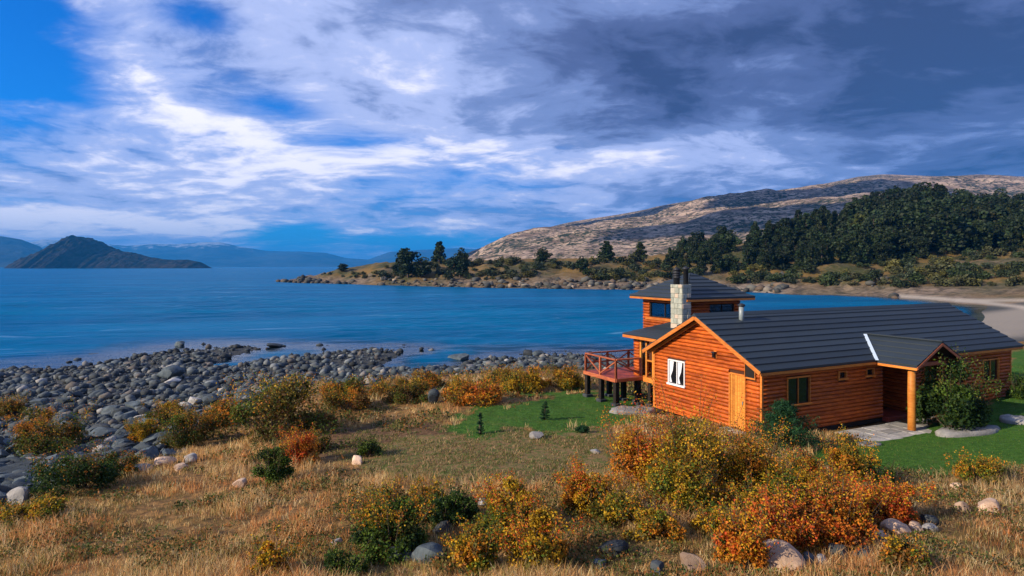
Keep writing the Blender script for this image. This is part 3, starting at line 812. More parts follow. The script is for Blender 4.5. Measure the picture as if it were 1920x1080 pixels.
# --- windows: pane with frame, mullion and curtains behind it
def window(parent_name, face, a0, a1, z0, z1, fm, mull=1, curtain=False, proud=0.06, pane='pane', fixed=0.0, fw=0.055):
    """face 'w' looks along -x (gable side), face 's' looks along -y (front)"""
    def bx(name, m, par, p0, p1, q0, q1, e0, e1):      # p along the wall, e outward distance
        if face == 'w': return box(name, m, par, fixed - e1, fixed - e0, p0, p1, q0, q1)
        return box(name, m, par, p0, p1, fixed - e1, fixed - e0, q0, q1)
    back = 0.0
    w_ = bx('window', M[pane], cabin, a0 + .02, a1 - .02, z0 + .02, z1 - .02, back, back + .012)
    bx('frame', fm, w_, a0, a0 + fw, z0, z1, back, back + proud + .035)
    bx('frame', fm, w_, a1 - fw, a1, z0, z1, back, back + proud + .035)
    bx('frame', fm, w_, a0 + fw, a1 - fw, z1 - fw, z1, back, back + proud + .03)
    bx('sill', fm, w_, a0 - .04, a1 + .04, z0 - .03, z0 + fw * .8, back, back + proud + .075)
    for k in range(mull):
        c = a0 + (a1 - a0) * (k + 1) / (mull + 1)
        bx('mullion', fm, w_, c - .02, c + .02, z0 + fw * .8, z1 - fw, back + .013, back + proud)
    if curtain:
        h = z1 - z0
        for side in (0, 1):
            for half in range(mull + 1):
                c0 = a0 + (a1 - a0) * half / (mull + 1) + .04; c1 = a0 + (a1 - a0) * (half + 1) / (mull + 1) - .04
                if side == 0: continue
                wd = (c1 - c0)
                pts = [(c1, z1 - fw - .01), (c1 - wd * .62, z1 - fw - .01), (c1 - wd * .45, z0 + h * .55), (c1 - wd * .16, z0 + h * .30), (c1 - wd * .34, z0 + .08), (c1, z0 + .08)]
                n = len(pts)
                vs, fs = [], []
                for e in (back + .016, back + .03):
                    for p, q in pts: vs.append((fixed - e, p, q) if face == 'w' else (p, fixed - e, q))
                fs = [list(range(n)), list(range(2 * n - 1, n - 1, -1))] + [[i, i + n, (i + 1) % n + n, (i + 1) % n] for i in range(n)]
                me = mesh('curtain', vs, fs)
                ox = origin_of(w_)
                obj('curtain', me, M['curtain'], w_, (-ox[0], -ox[1], -ox[2]))
    return w_
window('w', 'w', 3.95, 5.0, 1.1, 2.15, M['white'], 1, True)
window('w', 's', 1.2, 2.45, 0.97, 2.03, M['trim'], 1)
for a in (4.0, 5.65): window('w', 's', a, a + .5, 1.74, 2.06, M['trim'], 0)
window('w', 's', 9.4, 10.4, 0.92, 1.93, M['trim'], 1)
window('w', 's', 11.4, 12.4, 0.92, 1.93, M['trim'], 1)
window('w', 's', 13.75, 15.05, 0.87, 1.88, M['trim'], 1)
# small trapezoid opening under the rake, beside the door
tv = prism('rake_window', M['dark'], cabin, [(0.22, 2.05), (0.66, 2.05), (0.66, 2.56), (0.22, 2.40)], 'x', -.10, -.012)
for a, b in (((0.2, 2.03), (0.68, 2.03)), ((0.68, 2.03), (0.68, 2.58)), ((0.68, 2.59), (0.2, 2.43)), ((0.2, 2.43), (0.2, 2.03))):
    bar('frame', M['trim'], tv, (-.08, a[0], a[1]), (-.08, b[0], b[1]), .03, .09)
# plank door in the gable
dv = box('door', M['core'], cabin, -.02, -.001, 0.70, 1.50, 0.03, 2.08)
for k in range(6):
    a = 0.755 + k * (0.69 / 6)
    box('plank', M['plank'], dv, -.055 - .004 * (k % 2), -.021, a + .003, a + .69 / 6 - .003, 0.05, 2.04)
for a in (0.685, 1.45): box('door_frame', M['trim'], dv, -.085, -.021, a, a + .062, 0.0, 2.08)
box('door_frame', M['trim'], dv, -.085, -.021, 0.747, 1.45, 2.043, 2.10)
box('handle', M['pipe'], dv, -.10, -.06, 0.80, 0.83, 0.98, 1.10)
box('doorstep', M['stone_pale'], cabin, -.50, -.09, 0.6, 1.6, -.25, 0.02, .02)
# lantern on the gable
ln = box('lantern', M['trim'], cabin, -.10, .0, 2.13, 2.29, 2.52, 2.82)
box('lamp_glass', M['pane'], ln, -.20, -.101, 2.15, 2.27, 2.56, 2.74)
box('lamp_cap', M['blackpipe'], ln, -.23, -.101, 2.12, 2.30, 2.741, 2.79)
# entrance door in the recess
ed = box('entrance_door', M['core'], cabin, 7.0, 7.95, RECD - .06, RECD - .02, 0.03, 2.05)
for k in range(7): box('plank', M['log'], ed, 7.02 + k * .13, 7.14 + k * .13, RECD - .10, RECD - .061, 0.05, 2.02)

# --- main roof
def slab(name, mat, parent, pts, th):
    """thin slab: four corner points of the top face, thickness straight down"""
    vs = [Vector(p) for p in pts] + [Vector(p) - Vector((0, 0, th)) for p in pts]
    n = len(pts)
    fs = [list(range(n)), list(range(2 * n - 1, n - 1, -1))] + [[i, i + n, (i + 1) % n + n, (i + 1) % n] for i in range(n)]
    bm = bmesh.new()
    bv = [bm.verts.new(v) for v in vs]
    for f in fs: bm.faces.new([bv[i] for i in f])
    bmesh.ops.recalc_face_normals(bm, faces=bm.faces)
    me = bpy.data.meshes.new(name); bm.to_mesh(me); bm.free()
    ox = origin_of(parent)
    return obj(name, me, mat, parent, (-ox[0], -ox[1], -ox[2]))
OV, RK = 0.36, 0.45
roof = slab('roof', M['roof'], cabin, [(-RK, -OV, roof_z(-OV) - .05), (LEN + RK, -OV, roof_z(-OV) - .05), (LEN + RK, MID, RIDGE - .05), (-RK, MID, RIDGE - .05)], .06)
roofb = slab('roof', M['roof'], cabin, [(-RK, MID, RIDGE - .05), (LEN + RK, MID, RIDGE - .05), (LEN + RK, WID + OV, roof_z(WID + OV) - .05), (-RK, WID + OV, roof_z(WID + OV) - .05)], .06)
def courses(parent, n, quad, lip=0.05, name='roof_course'):
    """quad: eave start, eave end, ridge end, ridge start; n overlapping rows, each thick at its lower edge"""
    e0, e1, r1, r0 = [Vector(p) for p in quad]
    for k in range(n):
        a, b = k / n, min((k + 1.06) / n, 1.0)
        p0, p1 = e0.lerp(r0, a), e1.lerp(r1, a); q0, q1 = e0.lerp(r0, b), e1.lerp(r1, b)
        up = Vector((0, 0, 1))
        vs = [p0, p1, q1, q0, p0 + up * lip, p1 + up * lip, q1 + up * .012, q0 + up * .012]
        fs = [[3, 2, 1, 0], [4, 5, 6, 7], [0, 1, 5, 4], [1, 2, 6, 5], [2, 3, 7, 6], [3, 0, 4, 7]]
        me = mesh('roof_course', vs, fs)
        bm = bmesh.new(); bm.from_mesh(me); bmesh.ops.recalc_face_normals(bm, faces=bm.faces); bm.to_mesh(me); bm.free()
        obj(name, me, M['roof'], parent)
courses(roof, 10, [(-RK - .03, -OV - .05, roof_z(-OV - .05) - .045), (LEN + RK + .03, -OV - .05, roof_z(-OV - .05) - .045), (LEN + RK + .03, MID, RIDGE - .045), (-RK - .03, MID, RIDGE - .045)], 0.062)
courses(roofb, 10, [(-RK - .03, WID + OV + .05, roof_z(WID + OV + .05) - .045), (LEN + RK + .03, WID + OV + .05, roof_z(WID + OV + .05) - .045), (LEN + RK + .03, MID, RIDGE - .045), (-RK - .03, MID, RIDGE - .045)], 0.062)
prism('ridge_cap', M['roof'], cabin, [(MID - .16, RIDGE - .08), (MID, RIDGE + .05), (MID + .16, RIDGE - .08)], 'x', -RK - .05, LEN + RK + .05)
for sgn in (-1, 1):                                   # rake boards and rafters on the sunlit gable
    e = MID + sgn * (MID + OV)
    bar('rake_board', M['trim'], cabin, (-RK - .015, MID, RIDGE - .13), (-RK - .015, e, roof_z(e) - .13), .045, .15)
    bar('rake_board', M['trim'], cabin, (LEN + RK + .015, MID, RIDGE - .13), (LEN + RK + .015, e, roof_z(e) - .13), .045, .15)
    bar('rafter', M['trim'], cabin, (-.13, MID, RIDGE - .20), (-.13, e, roof_z(e) - .20), .06, .12)
box('fascia', M['trim'], cabin, -RK, REC0 - .85, -OV - .02, -OV + .015, roof_z(-OV) - .22, roof_z(-OV) - .115)
box('fascia', M['trim'], cabin, 8.9, LEN + RK, -OV - .02, -OV + .015, roof_z(-OV) - .22, roof_z(-OV) - .115)
# vent pipe on the roof slope
vp = obj('vent_pipe', lathe_me('vent_pipe', [(.10, 0), (.10, .75)], 12), M['pipe'], cabin, (1.6, 2.5, 3.78))
obj('pipe_cap', lathe_me('pipe_cap', [(.11, .7), (.15, .72), (.15, .78), (.02, .84)], 12), M['blackpipe'], vp)

# --- entrance porch
PC, PW, PV, PR, PT = 7.4, 1.55, -1.95, 3.22, 0.53
ze = PR - PT * PW
porch = slab('porch_roof', M['roof'], cabin, [(PC - PW, PV, ze - .03), (PC - PW, -.30, ze - .03), (PC, 1.2, PR - .03), (PC, PV, PR - .03)], .06)
porch2 = slab('porch_roof', M['roof'], cabin, [(PC, PV, PR - .03), (PC, 1.2, PR - .03), (PC + PW, -.30, ze - .03), (PC + PW, PV, ze - .03)], .06)
courses(porch, 5, [(PC - PW - .03, PV - .03, ze - .02), (PC - PW - .03, -.34, ze - .02), (PC, 1.25, PR - .02), (PC, PV - .03, PR - .02)], .045)
courses(porch2, 5, [(PC + PW + .03, PV - .03, ze - .02), (PC + PW + .03, -.34, ze - .02), (PC, 1.25, PR - .02), (PC, PV - .03, PR - .02)], .045)
bar('flashing', M['flash'], cabin, (PC - PW - .10, -.46, ze + .035), (PC - .16, 1.08, PR + .02), .13, .02)
bar('ridge_cap', M['roof'], cabin, (PC, PV - .05, PR + .03), (PC, 1.2, PR + .03), .14, .05)
for sgn in (-1, 1):
    bar('rake_board', M['rail'], cabin, (PC, PV - .02, PR - .10), (PC + sgn * PW, PV - .02, ze - .10), .04, .10)
    bar('porch_eave_board', M['trim'], cabin, (PC + sgn * (PW - .02), PV, ze - .13), (PC + sgn * (PW - .02), -.38, ze - .13), .04, .10)
    bar('porch_beam', M['rail'], cabin, (PC + sgn * 1.25, PV + .1, ze + .02), (PC + sgn * 1.25, 0, ze + .02), .14, .16)
    pm = lathe_me('porch_post', [(.15, -.35), (.14, .6), (.15, 1.3), (.13, 2.42)], 10)
    obj('porch_post', pm, M['plank'], cabin, (PC + sgn * 1.25, -1.57, 0))
bar('porch_beam', M['rail'], cabin, (PC - 1.4, PV + .32, ze - .04), (PC + 1.4, PV + .32, ze - .04), .14, .14)
box('threshold', M['redwood'], cabin, REC0 + .05, REC1 - .05, -.25, .9, -.16, 0.02)
box('doormat', M['pane'], cabin, 6.9, 7.6, -1.1, -.45, -.085, -.06)

# --- lower bay of the tower, on stilts, with a glazed veranda side
FL = 0.78                                             # floor level above the cabin's base
B0, B1, BV0, BV1, BE = 1.2, 6.1, 6.05, 9.02, 2.72
bay_floor = box('bay_floor', M['trim'], cabin, B0 - .06, B1, BV0, BV1 + .06, FL - .22, FL)
bay_back = box('bay_wall', M['core'], cabin, 2.72, 2.78, BV0, BV1 - .02, FL, BE)
bay_back.data.transform(Matrix.Translation(bay_back.location)); bay_back.location = (0, 0, 0); _orig[bay_back.name] = (0, 0, 0)
log_wall(bay_back, 'y', BV0, BV1 - .1, 2.69, FL, BE)
log_wall(bay_back, 'x', B0, B1, BV1 - .05, FL, BE, [(2.0, 2.5, FL + .6, FL + 1.5)])
log_wall(bay_back, 'y', BV1 - .45, BV1, B0, FL, BE)
for v in (BV1 - .50, BV1 - .95, BV1 - 1.45, BV1 - 2.0):
    box('bay_post', M['plank'], cabin, B0 - .05, B0 + .05, v - .05, v + .05, FL, BE)
gl = box('bay_window', M['glass'], cabin, B0 - .008, B0 + .008, BV1 - .92, BV1 - .53, FL + .05, BE - .1)
box('frame', M['trim'], gl, B0 - .03, B0 + .03, BV1 - .92, BV1 - .53, FL + .004, FL + .06)
box('handrail', M['plank'], cabin, B0 - .04, B0 + .04, BV1 - 1.95, BV1 - 1.0, FL + .78, FL + .86)
log_wall(bay_back, 'y', BV0, BV1 - 2.05, B0, FL, BE)
# bay roof: hip leaning on the tower
tipL, tipF = (.78, 9.40, BE + .06), (.78, 5.7, BE + .06)
bt, bf = (2.82, 7.9, BE + .70), (2.82, 6.3, BE + .70)
bayroof = slab('bay_roof', M['roof'], cabin, [tipF, tipL, bt, bf], .05)
slab('bay_roof', M['roof'], cabin, [tipL, (6.6, 9.40, BE + .06), (6.6, 7.9, BE + .70), bt], .05)
courses(bayroof, 5, [(.74, 5.66, BE + .065), (.74, 9.44, BE + .065), (2.82, 7.92, BE + .705), (2.82, 6.3, BE + .705)], .03)
bar('fascia', M['trim'], cabin, (.77, 5.9, BE - .04), (.77, 9.42, BE - .04), .04, .13)
bar('fascia', M['trim'], cabin, (.77, 9.41, BE - .04), (6.6, 9.41, BE - .04), .04, .13)

# --- lookout tower
TA, TB, TC, TE = 2.8, 6.1, 7.0, 10.35
TZ1 = 4.52
tw = box('tower_wall', M['core'], cabin, TA + .03, TB - .03, TC + .03, TE - .03, FL - .2, 2.95)
tw.data.transform(Matrix.Translation(tw.location)); tw.location = (0, 0, 0); _orig[tw.name] = (0, 0, 0)
WZ0, WZ1 = 3.52, 4.28
log_wall(tw, 'y', TC, TE, TA, 2.5, TZ1, [(TC + .4, TE - .55, WZ0, WZ1)])
log_wall(tw, 'y', TC, TE, TB, 2.5, TZ1, [(TC + .4, TE - .4, WZ0, WZ1)])
log_wall(tw, 'x', TA, TB, TC, 2.5, TZ1, [(TA + 1.3, TB - .4, WZ0, WZ1)])
log_wall(tw, 'x', TA, TB, TE, 2.5, TZ1, [(TA + .4, TB - .4, WZ0, WZ1)])
for (axis, fx, a0, a1) in (('y', TA, TC + .4, TE - .55), ('y', TB, TC + .4, TE - .4), ('x', TC, TA + 1.3, TB - .4), ('x', TE, TA + .4, TB - .4)):
    def bx(name, m, par, p0, p1, q0, q1, t):
        if axis == 'y': return box(name, m, par, fx - t, fx + t, p0, p1, q0, q1)
        return box(name, m, par, p0, p1, fx - t, fx + t, q0, q1)
    w_ = bx('tower_window', M['glass'], cabin, a0 + .01, a1 - .01, WZ0 + .01, WZ1 - .01, .006)
    for p0, p1, q0, q1 in ((a0, a0 + .06, WZ0, WZ1), (a1 - .06, a1, WZ0, WZ1), (a0 + .06, a1 - .06, WZ0, WZ0 + .05), (a0 + .06, a1 - .06, WZ1 - .05, WZ1)):
        bx('frame', M['post'], w_, p0, p1, q0, q1, .05)
    c = a0 + (a1 - a0) * .52
    bx('mullion', M['post'], w_, c - .025, c + .025, WZ0 + .05, WZ1 - .05, .03)
    if fx == TA: bx('sill', M['trim'], w_, a0 - .4, a1 + .3, WZ0 - .14, WZ0 - .02, .11)
TEV, APX = TZ1 + .08, 5.78
cx, cy = (TA + TB) / 2, (TC + TE) / 2
OH = .52
cn = [(TA - OH, TC - OH), (TB + OH, TC - OH), (TB + OH, TE + OH), (TA - OH, TE + OH)]
for i in range(4):
    p, q = cn[i], cn[(i + 1) % 4]
    s_ = slab('tower_roof', M['roof'], cabin, [(p[0], p[1], TEV), (q[0], q[1], TEV), (cx, cy, APX)], .05)
    n = 7
    P, Q, A = Vector((p[0], p[1], TEV + .005)), Vector((q[0], q[1], TEV + .005)), Vector((cx, cy, APX + .005))
    out = Vector(((p[0] + q[0]) / 2 - cx, (p[1] + q[1]) / 2 - cy, 0)).normalized() * .03
    for k in range(n):
        a, b = k / n, min((k + 1.05) / n, .99)
        vs = [P.lerp(A, a) + out, Q.lerp(A, a) + out, Q.lerp(A, b), P.lerp(A, b)]
        up = Vector((0, 0, 1))
        vs = vs + [vs[0] + up * .045, vs[1] + up * .045, vs[2] + up * .01, vs[3] + up * .01]
        me = mesh('roof_course', vs, [[3, 2, 1, 0], [4, 5, 6, 7], [0, 1, 5, 4], [1, 2, 6, 5], [2, 3, 7, 6], [3, 0, 4, 7]])
        bm = bmesh.new(); bm.from_mesh(me); bmesh.ops.recalc_face_normals(bm, faces=bm.faces); bm.to_mesh(me); bm.free()
        obj('roof_course', me, M['roof'], s_)
    bar('fascia', M['trim'], cabin, (p[0], p[1], TEV - .10), (q[0], q[1], TEV - .10), .035, .10)
box('tower_ceiling', M['core'], cabin, TA - .3, TB + .3, TC - .3, TE + .3, TZ1 - .02, TZ1 + .03)

# --- chimney of stone blocks
CU0, CU1, CV0, CV1, CZ0, CZ1 = 2.0, 2.55, 6.5, 7.3, 0.2, 5.27
ch = box('chimney', M['mortar'], cabin, CU0 + .02, CU1 - .02, CV0 + .02, CV1 - .02, CZ0, CZ1 - .02)
cr_ = np.random.default_rng(3)
z = 2.6
while z < CZ1 - .05:
    h = min(cr_.uniform(.19, .32), CZ1 - z)
    for face in 'wsen':
        a0, a1 = (CV0, CV1) if face in 'we' else (CU0 + .03, CU1 - .03)
        a = a0
        while a < a1 - .02:
            b = min(a + cr_.uniform(.20, .42), a1)
            if a1 - b < .14: b = a1
            e = cr_.uniform(.0, .022); g = .007
            if face == 'w': box('block', M['chimney'], ch, CU0 - e, CU0 + .03, a + g, b - g, z + g, z + h - g, .012)
            elif face == 'e': box('block', M['chimney'], ch, CU1 - .03, CU1 + e, a + g, b - g, z + g, z + h - g, .012)
            elif face == 's': box('block', M['chimney'], ch, a + g, b - g, CV0 - e, CV0 + .03, z + g, z + h - g, .012)
            else: box('block', M['chimney'], ch, a + g, b - g, CV1 - .03, CV1 + e, z + g, z + h - g, .012)
            a = b
    z += h
fl_ = obj('flue', lathe_me('flue', [(.15, 0), (.15, .32), (.19, .33), (.19, .37), (.15, .38), (.15, .43), (.19, .44), (.19, .48), (.15, .49), (.15, .54), (.19, .55), (.19, .59), (.15, .60), (.15, .68), (.21, .69), (.02, .84)], 14), M['blackpipe'], cabin, (2.14, 7.04, CZ1 - .03))
obj('flue', lathe_me('flue', [(.12, 0), (.12, .72), (.16, .73), (.16, .80), (.02, .88)], 12), M['blackpipe'], cabin, (2.42, 6.72, CZ1 - .03))

# --- raised deck on dark posts
D0, D1, DV0, DV1 = -.42, 1.13, 8.35, 11.07
deck = box('deck', M['redwood'], cabin, D0, 6.4, 9.10, DV1, FL - .17, FL - .03)
deck2 = box('deck', M['redwood'], cabin, D0, D1, DV0, 9.098, FL - .17, FL - .03)
k = D0
while k < 6.3:
    box('deck_board', M['redwood'], deck if k > D1 else deck2, k + .006, min(k + .135, 6.4), (9.1 if k + .1 > D1 else DV0) - .02, DV1 + .02, FL - .029, FL + .004)
    k += .14
bar('deck_beam', M['rail'], cabin, (D0 - .03, DV0 - .03, FL - .08), (D0 - .03, DV1 + .03, FL - .08), .05, .17)
bar('deck_beam', M['rail'], cabin, (D0, DV0 - .03, FL - .08), (D1, DV0 - .03, FL - .08), .05, .17)
bar('deck_beam', M['rail'], cabin, (D0, DV1 + .03, FL - .08), (6.4, DV1 + .03, FL - .08), .05, .17)
def gz_local(u, v):
    p = Vector((8.97, 23.0)) + Vector((0.8973, 0.4415)) * u + Vector((-0.4415, 0.8973)) * v
    return float(ground(p.x, p.y)) - ZB
stl = [(D0 + .12, DV0 + .12), (D0 + .12, (DV0 + DV1) / 2), (D0 + .12, DV1 - .12), (D1 - .15, DV0 + .12), (D1 - .1, 9.7), (D1 - .1, DV1 - .12), (2.8, DV1 - .12), (4.6, DV1 - .12), (6.2, DV1 - .12),
       (B0 + .1, 7.9), (B0 + .1, 6.9), (B0 + .1, BV1 - .1), (2.6, 8.2), (4.2, 8.8), (6.0, 8.8), (3.4, 6.9)]
for u, v in stl:
    g = gz_local(u, v)
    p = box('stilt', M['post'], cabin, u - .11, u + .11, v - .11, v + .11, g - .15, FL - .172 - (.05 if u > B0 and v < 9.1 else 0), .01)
    box('footing', M['stone_dark'], p, u - .2, u + .2, v - .2, v + .2, g - .2, g + .14, .03)
RH = .86
def rail_run(p, q, n, par):
    P, Q = Vector((*p, FL)), Vector((*q, FL)); up = Vector((0, 0, 1))
    for i in range(n + 1):
        c = P.lerp(Q, i / n)
        box('rail_post', M['rail'], cabin, c.x - .05, c.x + .05, c.y - .05, c.y + .05, FL - .02, FL + RH)
    bar('top_rail', M['rail'], cabin, P + up * (RH + .035), Q + up * (RH + .035), .12, .065)
    for i in range(n):
        a, b = P.lerp(Q, i / n), P.lerp(Q, (i + 1) / n)
        flip = i % 2
        bar('brace', M['rail'], cabin, a + up * (.08 if flip else RH - .05), b + up * (RH - .05 if flip else .08), .06, .06)
        if par: bar('brace', M['rail'], cabin, a + up * (RH - .05 if flip else .08), b + up * (.08 if flip else RH - .05), .045, .05)
rail_run((D0 + .05, DV1 - .05), (D0 + .05, DV0 + .05), 2, False)
rail_run((D0 + .05, DV0 + .05), (D1 - .04, DV0 + .05), 1, False)
rail_run((D0 + .05, DV1 - .05), (6.3, DV1 - .05), 5, True)
bar('mid_rail', M['rail'], cabin, (D0, DV1 - .05, FL + .42), (6.3, DV1 - .05, FL + .42), .04, .07)

# a wooden chair on the veranda (its own thing)
def chair(u, v, label):
    p = Vector((8.97, 23.0, 0)) + Vector((0.8973, 0.4415, 0)) * u + Vector((-0.4415, 0.8973, 0)) * v
    c = obj('wooden_chair', None, loc=(p.x, p.y, ZB + FL), rot=(0, 0, ANG + R(100)))
    tag(c, label, 'chair')
    for x in (-.2, .2):
        for y in (-.2, .2): box('leg', M['plank'], c, x - .025, x + .025, y - .025, y + .025, 0, .42 if y < 0 else .42)
    box('seat', M['plank'], c, -.24, .24, -.24, .24, .42, .47)
    for x in (-.2, .2): box('back_post', M['plank'], c, x - .025, x + .025, .19, .235, .47, 1.0)
    for k in range(3): box('back_slat', M['plank'], c, -.175, .175, .2, .225, .58 + k * .14, .67 + k * .14)
chair(1.75, 7.7, 'wooden chair on the veranda between lakeside bay and gable')
# ------------------------------------------------------------------ foliage makers
def leaf_cards(C, size, cols, r, up=0.25, asp=0.55):
    """one diamond-shaped leaf per centre"""
    n = len(C)
    d = r.normal(size=(n, 3)); d[:, 2] += up; d /= np.linalg.norm(d, axis=1)[:, None]
    e = np.cross(d, r.normal(size=(n, 3))); e /= np.linalg.norm(e, axis=1)[:, None] + 1e-9
    s = np.asarray(size)[:, None] if np.ndim(size) else size
    a = d * s; b = e * s * asp * 0.5
    V = np.stack([C - a * .5, C + b, C + a * .5, C - b], 1).reshape(-1, 3)
    Fc = np.arange(4 * n).reshape(n, 4)
    return V, Fc, np.repeat(cols, 4, axis=0)
def tube(pts, rad, n=5):
    vs, fs = [], []
    for i, p in enumerate(pts):
        for k in range(n):
            a = 2 * math.pi * k / n
            vs.append((p[0] + rad[i] * math.cos(a), p[1] + rad[i] * math.sin(a), p[2]))
    for i in range(len(pts) - 1):
        for k in range(n):
            fs.append((i * n + k, i * n + (k + 1) % n, (i + 1) * n + (k + 1) % n, (i + 1) * n + k))
    return vs, fs
def tubes_mesh(name, lst, n=5):
    V, Fc = [], []
    for pts, rad in lst:
        v, f = tube(pts, rad, n)
        o = len(V); V += v; Fc += [tuple(i + o for i in q) for q in f]
    return mesh(name, np.array(V), np.array(Fc), True)
YEL, ORA, RED, GRN, DKG, OLI, BRN, TAN_ = (0.62, 0.38, 0.02), (0.62, 0.21, 0.02), (0.58, 0.085, 0.02), (0.10, 0.17, 0.02), (0.020, 0.048, 0.012), (0.125, 0.11, 0.02), (0.18, 0.09, 0.03), (0.38, 0.22, 0.08)
PAL = {
    'gold':   [(YEL, 4), (ORA, 3), (GRN, 2), (OLI, 2)],
    'orange': [(ORA, 5), (YEL, 3), (RED, 2), (OLI, 1.5)],
    'red':    [(RED, 4), (ORA, 4), (YEL, 1), (BRN, 1)],
    'yellow': [(YEL, 6), (OLI, 2), (ORA, 1.5), (GRN, 1)],
    'lime':   [(YEL, 3), (GRN, 4), (OLI, 3), (ORA, .7)],
    'olive':  [(OLI, 4), (GRN, 2), (BRN, 2), (ORA, 1), (DKG, 1.5)],
    'green':  [(GRN, 4), (DKG, 3), (OLI, 1)],
    'dark':   [(DKG, 5), (GRN, 1.5)],
    'rust':   [(OLI, 4), (ORA, 2), (BRN, 3), (YEL, .7), (GRN, 1.5)],
}
def shrub_mesh(h, w, pal, n, leaf, seed, top=None, nclump=26):
    r = np.random.default_rng(seed)
    p = PAL[pal]; pc = np.array([c for c, _ in p]); pw = np.array([q for _, q in p], float); pw /= pw.sum()
    tops = np.array([c for c, _ in PAL[top]]) if top else None
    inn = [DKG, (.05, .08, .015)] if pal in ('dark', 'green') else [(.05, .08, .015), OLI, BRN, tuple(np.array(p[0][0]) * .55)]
    V, Fs, C, off = [], [], [], 0
    stems = []
    lob = r.uniform(0.65, 1.18, 9)
    for k in range(nclump):
        a = r.uniform(0, 2 * math.pi); q = r.uniform(0, 1)
        lb = lob[int(a / (2 * math.pi) * 9) % 9]
        el = math.acos(r.uniform(0.0, 1.0))                       # 0 = straight up
        rr = (0.45 + 0.42 * r.uniform(0, 1) ** .5)
        ct = np.array([math.cos(a) * math.sin(el) * w * .5 * rr * lb, math.sin(a) * math.sin(el) * w * .5 * rr * lb, h * (0.10 + .80 * math.cos(el) * rr * lb)])
        cr = r.uniform(.13, .24) * (w + h) * .5
        m = int(n / nclump * r.uniform(.6, 1.4))
        u = r.normal(size=(m, 3)); u /= np.linalg.norm(u, axis=1)[:, None]
        rad = r.uniform(0.12, 1, m) ** .5
        pts = ct + u * (cr * rad)[:, None] * np.array([1, 1, .85])
        pts[:, 2] = np.maximum(pts[:, 2], 0.02 + 0.05 * h * r.uniform(0, 1, m))
        base = pc[r.choice(len(pc), p=pw)]
        ci = pc[r.choice(len(pc), m, p=pw)]
        if tops is not None and ct[2] > .55 * h and r.uniform() < .75: base = tops[r.integers(len(tops))]
        mixk = r.uniform(.0, .75, m)[:, None]
        cols = (base * (1 - mixk) + ci * mixk) * r.uniform(.65, 1.25, m)[:, None]
        inner = rad < .52                                       # larger leaves inside, coloured darker to give the clump a shaded interior
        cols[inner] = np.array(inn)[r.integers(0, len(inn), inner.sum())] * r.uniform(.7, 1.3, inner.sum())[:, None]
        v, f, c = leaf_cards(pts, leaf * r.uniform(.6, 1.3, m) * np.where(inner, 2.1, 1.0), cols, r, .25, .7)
        V.append(v); Fs.append(f + off); C.append(c); off += len(v)
        if k % 2 == 0:
            b0 = np.array([r.uniform(-.06, .06) * w, r.uniform(-.06, .06) * w, -0.08])
            mid_ = b0 * .5 + ct * .45 + np.array([0, 0, .05 * h])
            stems.append(([b0, mid_, ct], [.012 + .010 * h, .008 + .005 * h, .004]))
    for k in range(int(10 + nclump * .5)):                       # loose shoots that break the outline
        a = r.uniform(0, 2 * math.pi); rr = r.uniform(.1, .48) * w
        b = np.array([math.cos(a) * rr, math.sin(a) * rr, h * r.uniform(.45, .8)])
        t = b + np.array([math.cos(a) * .1 * w, math.sin(a) * .1 * w, h * r.uniform(.12, .34)])
        m = max(6, int(n / nclump * .22))
        q = r.uniform(0, 1, m)[:, None]
        pts = b + (t - b) * q + r.normal(size=(m, 3)) * .022 * (w + h)
        cols = (tops if tops is not None else pc)[r.integers(0, len(tops if tops is not None else pc), m)] * r.uniform(.7, 1.2, m)[:, None]
        v, f, c = leaf_cards(pts, leaf * r.uniform(.5, 1.1, m), cols, r)
        V.append(v); Fs.append(f + off); C.append(c); off += len(v)
        stems.append(([b * np.array([.4, .4, .2]), b, t], [.008, .006, .003]))
    me = mesh('foliage', np.concatenate(V), np.concatenate(Fs), False, np.concatenate(C))
    return me, tubes_mesh('stems', stems, 4)
def shrub(px, py, hp, wp, pal, label, name='shrub', cat='shrub', group='autumn shrubs on the bank', top=None, seed=None, dens=1.0, leafk=1.0):
    p = hit(px, py)
    k = p.y / F
    h, w = hp * k * 1.18, wp * k * 1.14
    leaf = max(0.055, 2.5 * k) * leafk * min(1.7, max(1.0, w / 2.6))
    area = (w * h) / (leaf * leaf)
    n = int(min(8200, max(1500, 15 * area)) * dens)
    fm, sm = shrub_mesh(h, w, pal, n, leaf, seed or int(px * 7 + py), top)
    o = obj(name, None, loc=(p.x, p.y + w * .12, float(ground(p.x, p.y + w * .12)) - .03), rot=(0, 0, 0))
    tag(o, label, cat, group)
    obj('foliage', fm, M['leaf'], o); obj('stems', sm, M['bark'], o)
    return o
G1, G2, G3 = 'autumn shrubs in front of the cabin', 'shrubs along the edge of the stony beach', 'low shrubs at the bottom of the picture'
